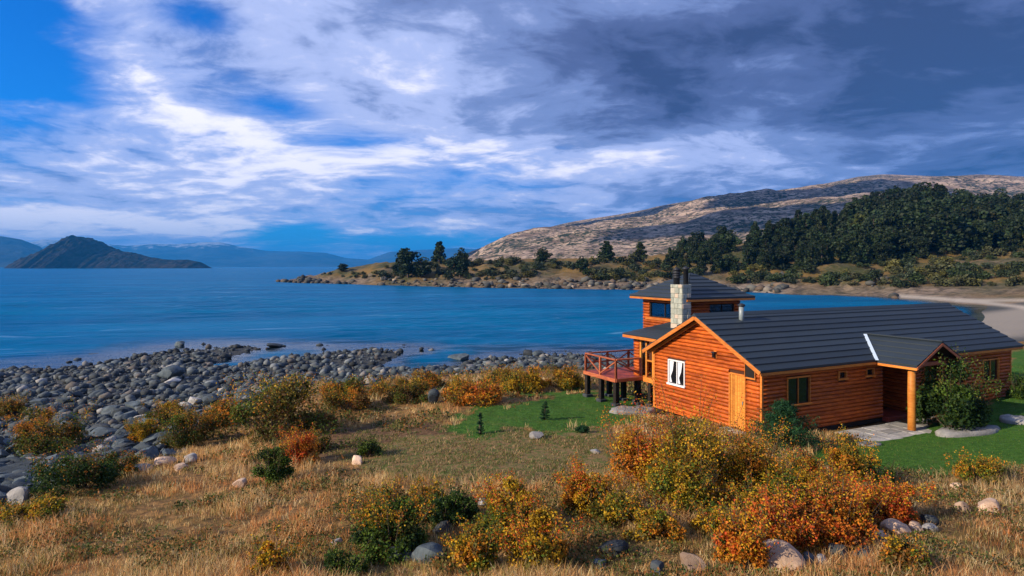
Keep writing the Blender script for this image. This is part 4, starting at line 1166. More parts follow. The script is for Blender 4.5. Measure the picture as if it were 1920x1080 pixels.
for a in [
    (1205, 925, 140, 125, 'orange', 'orange bush at the left end of the big thicket before the gable', G1, 'red'),
    (1300, 945, 180, 190, 'gold', 'tallest gold and green bush in front of the gable wall', G1, 'orange'),
    (1405, 930, 125, 130, 'gold', 'gold bush below the gable door and beside the dark conifer', G1, 'yellow'),
    (1270, 960, 90, 120, 'lime', 'lime green skirt of bush under the tallest gold bush', G1, None),
    (1480, 955, 85, 110, 'lime', 'yellow green bush right of the gold thicket', G1, 'yellow'),
    (1600, 905, 78, 85, 'yellow', 'bright yellow bush at the near edge of the lawn', G1, None),
    (1655, 915, 42, 60, 'dark', 'small dark green bush on the lawn edge right of the yellow one', G1, None),
    (1480, 1040, 105, 130, 'orange', 'orange and gold bush above the large tan boulder', G3, 'red'),
    (1585, 1020, 110, 150, 'red', 'reddest bush in the lower right beside the row of rocks', G3, 'orange'),
    (1685, 985, 80, 100, 'red', 'red orange bush just above the row of tan rocks', G3, None),
    (1560, 960, 62, 110, 'orange', 'orange bush between the yellow bush and the reddest bush', G3, None),
    (1640, 985, 75, 90, 'orange', 'orange bush behind the tan rocks', G3, 'red'),
    (1400, 1075, 100, 110, 'orange', 'gold orange bush at the bottom edge left of the tan boulder', G3, None),
    (955, 1010, 100, 115, 'lime', 'yellow green bush with orange crown right of the dark ditch', G3, 'orange'),
    (1005, 1080, 105, 135, 'yellow', 'yellow bush at the bottom edge near the middle', G3, 'orange'),
    (890, 1075, 80, 110, 'lime', 'green yellow bush at the bottom edge left of the yellow bush', G3, None),
    (730, 1040, 95, 150, 'green', 'green bush with brown top left of the dark ditch', G3, 'rust'),
    (715, 985, 60, 110, 'rust', 'rust brown bush behind the green bush by the ditch', G3, None),
    (835, 985, 55, 100, 'dark', 'dark grey green bush at the head of the ditch', G3, None),
    (800, 960, 50, 80, 'gold', 'small gold bush above the ditch', G3, None),
    (1100, 965, 85, 95, 'gold', 'gold bush left of the big thicket', G1, 'orange'),
    (1160, 985, 70, 100, 'lime', 'lime bush at the foot of the orange bush', G1, None),
    (1230, 1010, 50, 110, 'gold', 'low gold bush below the big thicket', G1, None),
    (1700, 1075, 60, 80, 'rust', 'rust coloured bush at the bottom edge right of the boulders', G3, None),
    (510, 1080, 62, 75, 'yellow', 'bright yellow bush alone in the dry grass at the bottom edge', G3, None),
    (640, 1085, 45, 110, 'green', 'dark green bush at the bottom edge right of the lone yellow bush', G3, None),
    (1840, 905, 45, 90, 'lime', 'low yellow green bush on the far right past the lawn', G1, None),
    (495, 825, 85, 185, 'olive', 'largest rounded olive bush at the edge of the stony beach', G2, 'rust'),
    (650, 775, 58, 130, 'rust', 'rust and olive bush right of the largest olive bush', G2, 'gold'),
    (80, 858, 72, 118, 'olive', 'brown olive bush on the beach near the left edge', G2, 'rust'),
    (135, 925, 78, 165, 'dark', 'dark green bush on the slabs at the left', G2, 'olive'),
    (305, 795, 42, 70, 'rust', 'small rust bush among the beach stones', G2, 'gold'),
    (345, 835, 58, 90, 'olive', 'olive bush left of the largest rounded one', G2, 'rust'),
    (262, 832, 46, 56, 'gold', 'small straw yellow bush among stones', G2, None),
    (400, 800, 40, 60, 'rust', 'small rust bush touching the largest olive one', G2, None),
    (557, 872, 62, 62, 'red', 'single red bush in the dry grass left of the bare earth', G2, None),
    (505, 910, 72, 58, 'green', 'green bush below the red one', G2, None),
    (580, 850, 34, 70, 'olive', 'dark olive bush right of the red one', G2, None),
    (692, 856, 34, 50, 'green', 'little green bush above the tan stone', G2, None),
    (890, 758, 56, 125, 'orange', 'orange gold bush left of the upper lawn', G2, 'gold'),
    (760, 755, 42, 80, 'olive', 'olive bush left of the upright grey rock', G2, 'rust'),
    (805, 730, 36, 70, 'rust', 'rust bush by the end of the inlet', G2, None),
    (985, 735, 45, 95, 'gold', 'gold bush at the back of the upper lawn', G2, 'rust'),
    (1062, 728, 42, 80, 'gold', 'gold bush nearest the deck posts', G2, 'olive'),
    (940, 722, 34, 70, 'rust', 'rust bush above the orange gold one', G2, None),
    (715, 745, 36, 60, 'rust', 'straw brown bush near the beach edge', G2, None),
    (12, 785, 42, 55, 'rust', 'rust bush cut by the left edge on the beach', G2, None),
    (45, 985, 40, 120, 'lime', 'low yellow green bush in the left corner below the slabs', G3, None),
    (215, 895, 40, 70, 'olive', 'olive tuft of bush right of the dark green one', G2, None),
    (600, 800, 30, 60, 'olive', 'low olive bush beside the bare earth', G2, None),
    (1420, 975, 60, 90, 'lime', 'green yellow bush under the gold one by the conifer', G1, None),
    (1520, 905, 46, 70, 'gold', 'gold bush in front of the conifer shadow', G1, 'red'),
    (1335, 1000, 50, 80, 'gold', 'gold sprig bush in the pale grass below the thicket', G3, None),
]:
    g2 = 1.15 if a[6] == G2 and a[4] == 'olive' and a[3] > 80 else .9 if a[6] == G2 and a[4] in ('orange', 'gold', 'rust') else 1.0
    shrub(a[0], a[1], a[2] * g2, a[3] * (1 + (g2 - 1) * .6), a[4], a[5], group=a[6], top=a[7], dens=1.25 if g2 > 1 else 1.0)

# leafy bush before the porch and conifer at the cabin corner
b = shrub(1795, 806, 118, 125, 'dark', 'tall dark green leafy bush in front of the porch windows', 'leafy_bush', 'bush', None, top='green', seed=77, dens=1.3, leafk=1.7)
shrub(1915, 748, 40, 40, 'dark', 'dark green bush past the far end of the cabin at the right edge', 'leafy_bush', 'bush', None, seed=79)
def conifer(px, py, hp, wp, label, seed):
    p = hit(px, py); k = p.y / F; h, w = hp * k, wp * k
    r = np.random.default_rng(seed)
    V, Fs, C, off, st = [], [], [], 0, [([np.array([0, 0, -.1]), np.array([0, 0, h * .5]), np.array([0, 0, h])], [.05, .03, .006])]
    for i in range(int(40 + 34 * min(w, 2.2))):
        t = r.uniform(0.02, 1) ; a = r.uniform(0, 2 * math.pi)
        L = w * .55 * (1 - t) ** .7 * r.uniform(.6, 1.1) + .05
        b0 = np.array([0, 0, h * t * .9]); e = b0 + np.array([math.cos(a) * L, math.sin(a) * L, L * r.uniform(.05, .5)])
        st.append(([b0, (b0 + e) / 2 + np.array([0, 0, .03]), e], [.014, .009, .003]))
        m = 150; q = r.uniform(.1, 1.05, m)[:, None]
        pts = b0 + (e - b0) * q + r.normal(size=(m, 3)) * min(.075, .04 * w + .006) * (1.1 - .5 * q)
        cols = np.array([[.012, .050, .022], [.022, .085, .035], [.035, .10, .03]])[r.integers(0, 3, m)] * r.uniform(.6, 1.3, m)[:, None]
        v, f, c = leaf_cards(pts, r.uniform(.05, .11, m) * min(1, .35 + .4 * w), cols, r, .4, .3)
        V.append(v); Fs.append(f + off); C.append(c); off += len(v)
    o = obj('conifer_shrub', None, loc=p - Vector((0, 0, .03)))
    tag(o, label, 'shrub')
    obj('foliage', mesh('foliage', np.concatenate(V), np.concatenate(Fs), False, np.concatenate(C)), M['leaf'], o)
    obj('trunk', tubes_mesh('trunk', st, 4), M['bark'], o)
conifer(1470, 842, 95, 135, 'dark green conifer shrub at the front corner of the cabin', 5)
conifer(1022, 787, 38, 16, 'knee high conifer sapling standing on the upper lawn', 6)
conifer(900, 814, 44, 13, 'thin young conifer at the left corner of the upper lawn', 8)
conifer(1092, 810, 12, 26, 'tiny green tuft at the near edge of the upper lawn', 9)

# ------------------------------------------------------------------ trees of the headland
def tree_mesh(seed, kind):
    r = np.random.default_rng(seed)
    V, Fs, C, off = [], [], [], 0
    h = 1.0
    st = [([np.array([0, 0, -.06]), np.array([r.uniform(-.02, .02), r.uniform(-.02, .02), .4]), np.array([0, 0, .92])], [.030, .020, .004])]
    ncl = 46 if kind == 'broad' else 50
    for k in range(ncl):
        a = r.uniform(0, 2 * math.pi)
        if kind == 'broad':
            el = math.acos(r.uniform(-.95, 1)); rr = r.uniform(.55, 1) ; lob = .8 + .35 * math.sin(3 * a + seed)
            ct = np.array([math.cos(a) * math.sin(el) * .36 * rr * lob, math.sin(a) * math.sin(el) * .36 * rr * lob, .50 + .42 * math.cos(el) * rr])
            cr = r.uniform(.09, .155)
        else:
            t = r.uniform(0, 1); wd = .26 * (1 - t) ** .75 + .03
            ct = np.array([math.cos(a) * wd * r.uniform(.4, 1), math.sin(a) * wd * r.uniform(.4, 1), .05 + .90 * t])
            cr = .05 + .06 * (1 - t)
        m = 40
        u = r.normal(size=(m, 3)); u /= np.linalg.norm(u, axis=1)[:, None]
        pts = ct + u * (cr * r.uniform(.4, 1, m) ** .5)[:, None]
        g = r.uniform(.55, 1.35)
        cols = np.array([.026, .048, .017]) * g * r.uniform(.7, 1.3, m)[:, None] * np.array([1 + r.uniform(-.1, .35), 1, 1])
        v, f, c = leaf_cards(pts, r.uniform(.055, .10, m), cols, r, .3, .85)
        V.append(v); Fs.append(f + off); C.append(c); off += len(v)
        if k % 3 == 0:
            b0 = np.array([0, 0, max(.12, ct[2] * .55)])
            st.append(([b0, (b0 + ct) / 2 + np.array([0, 0, .01]), ct], [.012, .008, .003]))
    cm = mesh('crown', np.concatenate(V), np.concatenate(Fs), False, np.concatenate(C)); cm.materials.append(M['tree_leaf'])
    tm = tubes_mesh('trunk', st, 5); tm.materials.append(M['bark'])
    return cm, tm
TREES = {'broad': [tree_mesh(100 + k, 'broad') for k in range(6)], 'cone': [tree_mesh(200 + k, 'cone') for k in range(5)]}
tr = np.random.default_rng(77)
def tree(x, y, h, wf, kind, label, group, tint=(1, 1, 1), name='tree', cat='tree'):
    cm, tm = TREES[kind][tr.integers(len(TREES[kind]))]
    o = obj(name, None, loc=(x, y, float(ground(x, y)) - .15), rot=(0, 0, tr.uniform(0, 6.28)), scale=(h * wf, h * wf, h))
    tag(o, label, cat, group)
    c = obj('crown', cm, None, o); c.color = (*tint, 1)
    obj('trunk', tm, None, o)
    return o
GH = 'separate trees on the headland'
for px, py, top, wp, kind, tint, label in [
    (765, 520, 466, 52, 'broad', (.8, .8, .9), 'largest dark round tree on the headland point'),
    (792, 520, 484, 44, 'broad', (.75, .8, .9), 'dark round tree leaning on the largest headland tree'),
    (750, 515, 480, 30, 'cone', (.8, .85, .9), 'dark tree at the left side of the headland pair'),
    (824, 494, 454, 30, 'cone', (1.1, 1.05, .9), 'slender upright tree on the crest between the dark round trees'),
    (862, 520, 468, 44, 'broad', (.75, .8, .9), 'dark round tree right of the slender upright one'),
    (1018, 492, 465, 30, 'broad', (.9, .95, .9), 'single small tree on the crest of the headland'),
    (1093, 512, 482, 30, 'broad', (.85, .9, .9), 'bushy dark tree on the slope left of the conical tree'),
    (1138, 488, 453, 34, 'cone', (.9, .95, .9), 'conical dark tree standing on the headland crest'),
    (1200, 484, 455, 28, 'cone', (1.5, 1.2, .8), 'brownish conical tree right of the dark conical one'),
    (642, 508, 494, 20, 'broad', (.8, .8, .9), 'leftmost small dark tree of the headland point'),
]:
    p = hit(px, py, 150); k = p.y / F
    h = (py - top) * k * 1.06; wd = wp * k
    tree(p.x, p.y, h, wd / (.74 * h if kind == 'broad' else .56 * h), kind, label, GH, tint)
WOOD = [(1240, 500), (1262, 470), (1330, 462), (1400, 455), (1460, 440), (1540, 430), (1620, 410), (1720, 398), (1860, 400), (2060, 405), (2080, 480), (1930, 470), (1850, 470), (1790, 480), (1700, 488), (1600, 500), (1500, 505), (1400, 512), (1300, 515)]
pts = []
tries = 0
while len(pts) < 285 and tries < 14000:
    tries += 1
    px, py = tr.uniform(1235, 2080), tr.uniform(395, 515)
    if not inpoly(np.array(px), np.array(py), WOOD): continue
    p = hit(px, py, 150)
    if p.y > 420 or p.z < 3: continue
    if any((p.x - q[0]) ** 2 + (p.y - q[1]) ** 2 < 3.3 ** 2 for q in pts): continue
    pts.append((p.x, p.y, px, py))
for x, y, px, py in pts:
    big = np.interp(px, [1240, 1400, 1560, 1680, 1760, 1900, 2080], [9, 11, 12, 16, 16.5, 11.5, 11])
    h = big * tr.uniform(.72, 1.15) * (1.0 if py < 475 else .72)
    kind = 'cone' if tr.uniform() < (.5 if px < 1620 else .2) else 'broad'
    g = tr.uniform(.5, 1.0)
    warm = tr.uniform() < (.04 if px < 1800 else .25)
    zone = 'at the left end of the wood' if px < 1420 else 'in the middle of the wood' if px < 1640 else 'in the tallest part of the wood' if px < 1830 else 'at the right end of the wood'
    row = 'on its crest' if py < 440 else 'along its lower edge' if py > 480 else 'on its slope'
    lab = ('olive brown ' if warm else 'dark green ') + ('pointed' if kind == 'cone' else 'rounded') + ' tree ' + zone + ' ' + row
    tree(x, y, h, tr.uniform(.95, 1.3), kind, lab, lab.split(' tree ')[0] + ' trees ' + zone + ' ' + row,
         (g * 1.9, g * 1.35, g * .8) if warm else (g, g, g * .95))
def bush_mesh(seed):
    r = np.random.default_rng(seed); V, Fs, C, off = [], [], [], 0
    for k in range(16):
        a = r.uniform(0, 6.28); el = math.acos(r.uniform(0, 1)); rr = r.uniform(.4, .85)
        ct = np.array([math.cos(a) * math.sin(el) * .5 * rr, math.sin(a) * math.sin(el) * .5 * rr, .12 + .62 * math.cos(el) * rr])
        m = 26; u = r.normal(size=(m, 3)); u /= np.linalg.norm(u, axis=1)[:, None]
        q = ct + u * (.22 * r.uniform(.4, 1, m) ** .5)[:, None]; q[:, 2] = np.maximum(q[:, 2], .0)
        cols = np.array([.075, .085, .04]) * r.uniform(.55, 1.4) * r.uniform(.7, 1.3, m)[:, None]
        v, f, c = leaf_cards(q, r.uniform(.09, .17, m), cols, r, .3, .8)
        V.append(v); Fs.append(f + off); C.append(c); off += len(v)
    me = mesh('foliage', np.concatenate(V), np.concatenate(Fs), False, np.concatenate(C)); me.materials.append(M['tree_leaf'])
    return me
BUSH = [bush_mesh(300 + k) for k in range(5)]
ZONE = [(560, 523), (620, 508), (680, 497), (820, 494), (960, 492), (1250, 488), (1300, 505), (1500, 500), (1700, 480), (1930, 470), (1930, 535), (1700, 540), (1500, 535), (1350, 530), (1150, 528), (900, 524), (700, 522)]
got, tries = [], 0
while len(got) < 285 and tries < 9000:
    tries += 1
    px, py = tr.uniform(560, 1930), tr.uniform(470, 540)
    if not inpoly(np.array(px), np.array(py), ZONE): continue
    p = hit(px, py, 150)
    if p.y > 420 or p.z < 1.2 or vnoise(p.x * .05, p.y * .05, 61) < .27: continue
    if any((p.x - q.x) ** 2 + (p.y - q.y) ** 2 < 2.6 ** 2 for q in got): continue
    got.append(p)
    s = tr.uniform(2.2, 5.4) * (0.6 if px < 700 else 1)
    o = obj('headland_shrub', None, loc=(p.x, p.y, p.z - .1), rot=(0, 0, tr.uniform(0, 6.28)), scale=(s * tr.uniform(.9, 1.4), s * tr.uniform(.9, 1.4), s * tr.uniform(.7, 1.1)))
    f = obj('foliage', BUSH[tr.integers(5)], None, o)
    ti = tr.integers(6)
    t = [(.8, .75, .6), (.45, .6, .4), (.36, .46, .36), (1.2, 1.0, .5), (.6, .7, .75), (.3, .4, .3)][ti]
    cn_ = ['olive', 'green', 'dark green', 'tawny', 'grey green', 'blackish green'][ti]
    zn = 'on the low point of the headland' if px < 740 else 'on the middle of the headland' if px < 1000 else 'on the headland left of the tower' if px < 1200 else 'across the bay behind the tower' if px < 1420 else 'below the hillside wood' if px < 1700 else 'below the tallest trees of the wood'
    zn += ', near the crest' if py < 500 else ', near the water' if py > 522 else ''
    tag(o, cn_ + ' scrub bush ' + zn, 'shrub', cn_ + ' scrub bushes ' + zn)
    f.color = (*t, 1)

# ------------------------------------------------------------------ stones
def rock_mesh(seed, sub=2, jag=.35):
    bm = bmesh.new(); bmesh.ops.create_icosphere(bm, subdivisions=sub, radius=.5)
    r = np.random.default_rng(seed)
    P = np.array([v.co[:] for v in bm.verts])
    for _ in range(13):                                          # chop flat facets into the ball
        n = r.normal(size=3); n /= np.linalg.norm(n); d = r.uniform(.24, .43)
        k = P @ n; o = k > d; P[o] -= np.outer((k[o] - d) * .96, n)
    P *= 1 + (fbm(P[:, 0] * 3 + seed, P[:, 1] * 3 + P[:, 2] * 2, 3, seed)[:, None] - .5) * jag
    for v, p in zip(bm.verts, P): v.co = p
    bm.normal_update()
    if sub > 1:
        for e in bm.edges: e.smooth = e.calc_face_angle(0) < .5
    me = bpy.data.meshes.new('stone'); bm.to_mesh(me); bm.free()
    me.polygons.foreach_set('use_smooth', [True] * len(me.polygons))
    return me
ROCK = [rock_mesh(400 + k, 3) for k in range(8)]
STONE = [rock_mesh(500 + k, 2) for k in range(8)]
for m_ in ROCK + STONE: m_.materials.append(M['stone_grey'])
rr = np.random.default_rng(8)
def rock(px, py, wp, hp, mat, label, name='boulder', group=None, dmin=6, sink=.22, rotz=None):
    p = hit(px, py, dmin); k = p.y / F; w, h = wp * k, hp * k
    o = obj(name, ROCK[rr.integers(8)], M[mat], None, (p.x, p.y + w * .3, 0), (rr.uniform(-.15, .15), rr.uniform(-.15, .15), rr.uniform(0, 6.28) if rotz is None else rotz),
            (w * 1.12, w * rr.uniform(.8, 1.1), h * 1.35))
    o.location.z = float(ground(p.x, p.y + w * .3)) + h * (.5 - sink) * 1.1
    tag(o, label, 'rock', group)
    return o
GR = 'boulders'
for a in [
    (1470, 1078, 95, 55, 'stone_tan', 'large tan boulder at the bottom edge below the orange bushes'),
    (1300, 1082, 58, 38, 'stone_tan', 'pinkish tan boulder at the bottom edge left of the large one'),
    (1240, 1082, 44, 30, 'stone_dark', 'dark grey boulder left of the pinkish tan one'),
    (1530, 1062, 44, 22, 'stone_grey', 'grey rock right of the large tan boulder'),
    (1548, 1066, 30, 26, 'stone_pale', 'small pale stone between the tan boulder and dark rock'),
    (1585, 1052, 55, 30, 'stone_dark', 'dark slate rock in the row below the red bush'),
    (1620, 1046, 48, 20, 'stone_grey', 'flat grey rock above the dark slate one'),
    (1660, 1018, 44, 20, 'stone_tan', 'flat tan rock left in the row of tan rocks'),
    (1695, 1008, 52, 32, 'stone_tan', 'rounded tan rock in the middle of the row'),
    (1725, 998, 30, 18, 'stone_tan', 'small tan rock at the right of the row'),
    (1745, 985, 34, 24, 'stone_dark', 'dark blue grey rock ending the row'),
    (1748, 998, 34, 14, 'stone_pale', 'small white rock at the end of the row'),
    (1860, 962, 46, 30, 'stone_tan', 'lone tan boulder near the right edge'),
    (1808, 962, 24, 22, 'stone_tan', 'small tan rock left of the lone boulder'),
    (1800, 918, 26, 12, 'stone_tan', 'small tan rock in the grass under the lawn'),
    (1150, 1045, 58, 30, 'stone_dark', 'dark mossy rock in the grass left of the boulders'),
    (1130, 1070, 40, 20, 'stone_grey', 'grey rock below the dark mossy one'),
    (800, 1058, 70, 32, 'stone_grey', 'grey rock in the ditch between the bushes'),
    (750, 1055, 54, 22, 'stone_grey', 'flat grey rock left in the ditch'),
    (830, 1000, 44, 20, 'stone_dark', 'dark rock at the head of the ditch'),
    (915, 952, 46, 16, 'stone_pale', 'pale pink rock lying above the ditch'),
    (625, 1024, 26, 12, 'stone_pale', 'small pale rock in the dry grass'),
    (26, 948, 50, 34, 'stone_pale', 'pale rounded boulder at the left edge'),
    (300, 880, 42, 24, 'stone_tan', 'pinkish rock at the top of the dry grass'),
    (335, 884, 34, 14, 'stone_tan', 'flat pinkish rock right of it'),
    (352, 868, 30, 16, 'stone_pale', 'pale rock behind the two pinkish ones'),
    (258, 888, 44, 16, 'stone_pale', 'flat pale rock left of the pinkish pair'),
    (204, 840, 28, 22, 'stone_pale', 'pale upright rock on the left slabs'),
    (445, 915, 26, 20, 'stone_tan', 'round tan stone left of the green bush'),
    (510, 908, 14, 16, 'stone_pale', 'small pale stone by the green bush'),
    (668, 872, 22, 20, 'stone_tan', 'tan stone below the little green bush'),
    (812, 758, 26, 28, 'stone_grey', 'upright grey rock at the beach edge among bushes'),
    (1004, 824, 34, 12, 'stone_pale', 'white flat stone on the meadow'),
    (1117, 850, 22, 8, 'stone_pale', 'small pale stone on the meadow right of the white one'),
    (855, 684, 48, 26, 'stone_grey', 'biggest rounded boulder at the water by the inlet'),
    (882, 692, 22, 10, 'stone_pale', 'small pale rock right of the biggest rounded boulder'),
    (990, 668, 22, 14, 'stone_dark', 'dark boulder at the waterline toward the deck'),
    (1008, 668, 26, 14, 'stone_grey', 'grey boulder touching the dark one at the waterline'),
    (308, 714, 56, 28, 'stone_grey', 'big grey boulder in the middle of the stony beach'),
    (318, 722, 36, 14, 'stone_pale', 'flat pale rock in front of the big beach boulder'),
    (36, 671, 50, 16, 'stone_dark', 'long dark boulder standing out in the water at left'),
    (94, 674, 26, 11, 'stone_dark', 'smaller dark boulder in the water right of the long one'),
    (232, 656, 22, 11, 'stone_dark', 'dark boulder at the water edge'),
    (332, 652, 26, 14, 'stone_grey', 'angular grey boulder on the outer edge of the beach'),
    (168, 672, 26, 10, 'stone_dark', 'dark boulder among those at the water edge near the left'),
    (510, 652, 36, 8, 'stone_grey', 'flat rock island in the shallows'),
    (485, 640, 30, 8, 'stone_dark', 'flat dark rock farthest out in the shallows'),
    (575, 645, 24, 6, 'stone_dark', 'small flat dark rock right of the rock islands'),
    (395, 765, 50, 24, 'stone_grey', 'pale grey boulder near the rust bushes on the beach'),
    (450, 748, 42, 18, 'stone_grey', 'grey boulder above the largest olive bush'),
    (180, 825, 62, 22, 'stone_grey', 'broad grey slab rock left of the small bushes'),
]:
    rock(a[0], a[1], a[2], a[3], a[4], a[5])
# low flat slabs
def slab_rock(px, py, wp, dp, th, mat, label, rotz=0.0, seed=1):
    """wp: width, dp: depth extent in metres"""
    p = hit(px, py); w = wp * p.y / F
    r = np.random.default_rng(seed)
    n = 18; bm = bmesh.new()
    ring = []
    for lv, (k, z) in enumerate(((1.0, -.35), (1.0, th * .35), (.95, th * .8), (.72, th), (.45, th * .92), (.2, th * 1.05))):
        cur = []
        for i in range(n):
            a = 2 * math.pi * i / n
            j = 1 + .22 * (vnoise(np.array(i * .55 + seed), np.array(lv * .25), seed) - .5) * 2
            cur.append(bm.verts.new((math.cos(a) * w * .5 * k * j, math.sin(a) * dp * .5 * k * j, z + (r.uniform(-.045, .045) if lv > 1 else 0))))
        ring.append(cur)
    for A, B in zip(ring[:-1], ring[1:]):
        for i in range(n): bm.faces.new((A[i], A[(i + 1) % n], B[(i + 1) % n], B[i]))
    bm.faces.new(ring[-1]); bm.faces.new(ring[0][::-1])
    me = bpy.data.meshes.new('slab'); bm.to_mesh(me); bm.free()
    me.polygons.foreach_set('use_smooth', [True] * len(me.polygons))
    o = obj('flat_rock', me, M[mat], None, (p.x, p.y, float(ground(p.x, p.y))), (0, 0, rotz))
    return tag(o, label, 'rock')
slab_rock(1190, 772, 92, 1.5, .16, 'stone_pale', 'flat white rock slab in front of the deck posts', .1, 3)
slab_rock(1812, 813, 165, 1.0, .20, 'stone_pale', 'long pale flat rock on the lawn under the leafy bush', .25, 5)
slab_rock(1912, 790, 60, 1.2, .15, 'stone_pale', 'flat pale rock at the right edge of the lawn', .2, 6)
slab_rock(40, 895, 190, 3.4, .22, 'stone_grey', 'broad grey rock shelf at the left edge of the beach', .4, 7)
slab_rock(205, 866, 120, 2.2, .20, 'stone_grey', 'grey rock shelf between the two dark left bushes', .3, 8)
slab_rock(1630, 835, 46, .5, .06, 'stone_pale', 'small pale slab on the lawn left of the porch post', .2, 9)
# stepping paving along the front wall
pr = np.random.default_rng(21)
path = obj('paved_path', box_me('paved_path', 3.3, 9.2, -2.2, -.45, -.34, -.115), M['mortar'], None, (8.97, 23.0, ZB), (0, 0, ANG))
tag(path, 'paved path along the shaded front wall of the cabin', kind='structure')
u = 3.3
while u < 9.1:
    v = -2.2
    L = pr.uniform(.55, .95)
    while v < -.5:
        wv = min(pr.uniform(.4, .75), -.45 - v)
        if wv > .12: box('paving_stone', M['stone_pale'], path, u + .015, min(u + L, 9.2) - .015, v + .015, v + wv - .015, -.2, -.10 + pr.uniform(-.012, .012), .02)
        v += wv
    u += L

# beach cobbles: the 280 that show largest are stones of their own, the rest one mass
def beach_points(n, seed, lo, hi):
    r = np.random.default_rng(seed)
    out = []
    while sum(len(o[0]) for o in out) < n:
        m = 40000
        s = r.uniform(-1.05, .45, m); t = r.uniform(math.log(17), math.log(78), m)
        d = np.exp(t); x = s * d
        z = ground(x, d)
        b, *_ = masks(x, d, z)
        px, py = pix(x, d, z)
        ok = (b > .5) & (z > -.32) & (px > -150) & (px < 1200) & (r.uniform(0, 1, m) < (d / 78) ** .5) & ((z > -.02) | (r.uniform(0, 1, m) < .13))
        out.append((x[ok], d[ok], z[ok]))
    x = np.concatenate([o[0] for o in out])[:n]; d = np.concatenate([o[1] for o in out])[:n]; z = np.concatenate([o[2] for o in out])[:n]
    size = lo * (hi / lo) ** (r.uniform(0, 1, n) ** 4.0)
    return x, d, z, size
bx_, by_, bz_, bs_ = beach_points(23000, 4, .085, 1.05)
app = bs_ / by_
order = np.argsort(-app)
for i in order[:280]:
    s = bs_[i]
    mi = rr.choice(4, p=[.45, .25, .25, .05])
    o = obj('beach_stone', STONE[rr.integers(8)], M[['stone_grey', 'stone_grey', 'stone_dark', 'stone_pale'][mi]], None, (bx_[i], by_[i], bz_[i] + s * .12),
            (rr.uniform(-.3, .3), rr.uniform(-.3, .3), rr.uniform(0, 6.28)), (s * rr.uniform(.9, 1.3), s * rr.uniform(.8, 1.1), s * rr.uniform(.5, .8)))
    qx, qy = pix(bx_[i], by_[i], bz_[i])
    zn = 'on the left third of the cobble beach' if qx < 250 else 'on the middle of the cobble beach' if qx < 520 else 'on the cobble spit by the inlet' if qx < 860 else 'on the cobbles toward the deck'
    zn += ', near the water' if bz_[i] < .25 else ', near the bushes' if by_[i] < 33 else ''
    cn_ = ['grey', 'grey', 'dark', 'pale'][mi]
    tag(o, 'rounded ' + cn_ + ' stone ' + zn, 'stone', cn_ + ' stones ' + zn)
def stone_mass(idx, xs, ys, zs, ss, seed, base):
    r = np.random.default_rng(seed)
    T = []
    for k in range(8):
        me = rock_mesh(600 + k, base)
        v = np.array([q.co[:] for q in me.vertices]); f = np.array([p.vertices[:] for p in me.polygons]); bpy.data.meshes.remove(me)
        T.append((v, f))
    V, Fs, C, off = [], [], [], 0
    pal = np.array([[.043, .058, .068], [.072, .090, .100], [.026, .034, .040], [.13, .145, .15], [.12, .105, .088], [.25, .245, .23]])
    for i in idx:
        v, f = T[r.integers(8)]
        a = r.uniform(0, 6.28); ca, sa = math.cos(a), math.sin(a); s = ss[i]
        q = v * np.array([s * r.uniform(.9, 1.35), s * r.uniform(.75, 1.1), s * r.uniform(.5, .85)])
        q = np.stack([q[:, 0] * ca - q[:, 1] * sa + xs[i], q[:, 0] * sa + q[:, 1] * ca + ys[i], q[:, 2] + zs[i] + s * .13], 1)
        V.append(q); Fs.append(f + off); off += len(v)
        c = pal[r.choice(6, p=[.3, .27, .2, .11, .09, .03])] * r.uniform(.65, 1.35)
        if zs[i] < .12: c = c * .6
        C.append(np.repeat(c[None], len(v), 0))
    return np.concatenate(V), np.concatenate(Fs), np.concatenate(C)
v, f, c = stone_mass(order[280:], bx_, by_, bz_, bs_, 1, 1)
tag(obj('beach_cobbles', mesh('beach_cobbles', v, f, True, c), M['stones']), 'grey cobbles covering the beach', kind='stuff')
sx_, sy_, sz_, ss_ = beach_points(5000, 14, .05, .16)
v, f, c = stone_mass(range(5000), sx_, sy_, sz_, ss_, 2, 1)
tag(obj('beach_pebbles', mesh('beach_pebbles', v, f, True, c), M['stones']), 'small pebbles between the cobbles', kind='stuff')

# ------------------------------------------------------------------ grass
def blades(x, y, z, h, lean, width, cols, r):
    """bent two-segment blades: five points, three triangles"""
    n = len(x)
    a = r.uniform(0, 2 * math.pi, n); b = a + r.normal(0, .8, n) + 1.57
    dx, dy = np.cos(a), np.sin(a)
    sx, sy = np.cos(b) * width * .5, np.sin(b) * width * .5
    p0 = np.stack([x, y, z - .03], 1)
    m = p0 + np.stack([dx * lean * h * .3, dy * lean * h * .3, h * .55], 1)
    t = p0 + np.stack([dx * lean * h, dy * lean * h, h * (1 - .25 * lean)], 1)
    s = np.stack([sx, sy, np.zeros(n)], 1)
    V = np.stack([p0 - s, p0 + s, m + s * .8, m - s * .8, t], 1).reshape(-1, 3)
    k = np.arange(n)[:, None] * 5
    Fc = np.concatenate([k + np.array([[0, 1, 2]]), k + np.array([[0, 2, 3]]), k + np.array([[3, 2, 4]])])
    dark = np.array([.62, .62, .72, .72, 1.12])
    C = (np.repeat(cols, 5, axis=0).reshape(n, 5, 3) * 1.0).reshape(-1, 3)
    return V, Fc, C
cab = np.array([8.97, 23.0]); Uv = np.array([0.8973, 0.4415]); Vv = np.array([-0.4415, 0.8973])
def under_cabin(x, y):
    u = (x - cab[0]) * Uv[0] + (y - cab[1]) * Uv[1]; v = (x - cab[0]) * Vv[0] + (y - cab[1]) * Vv[1]
    return ((u > -.12) & (u < 16.2) & (v > -.12) & (v < 6.1)) | ((u > 3.2) & (u < 9.3) & (v > -2.3) & (v <= 0))
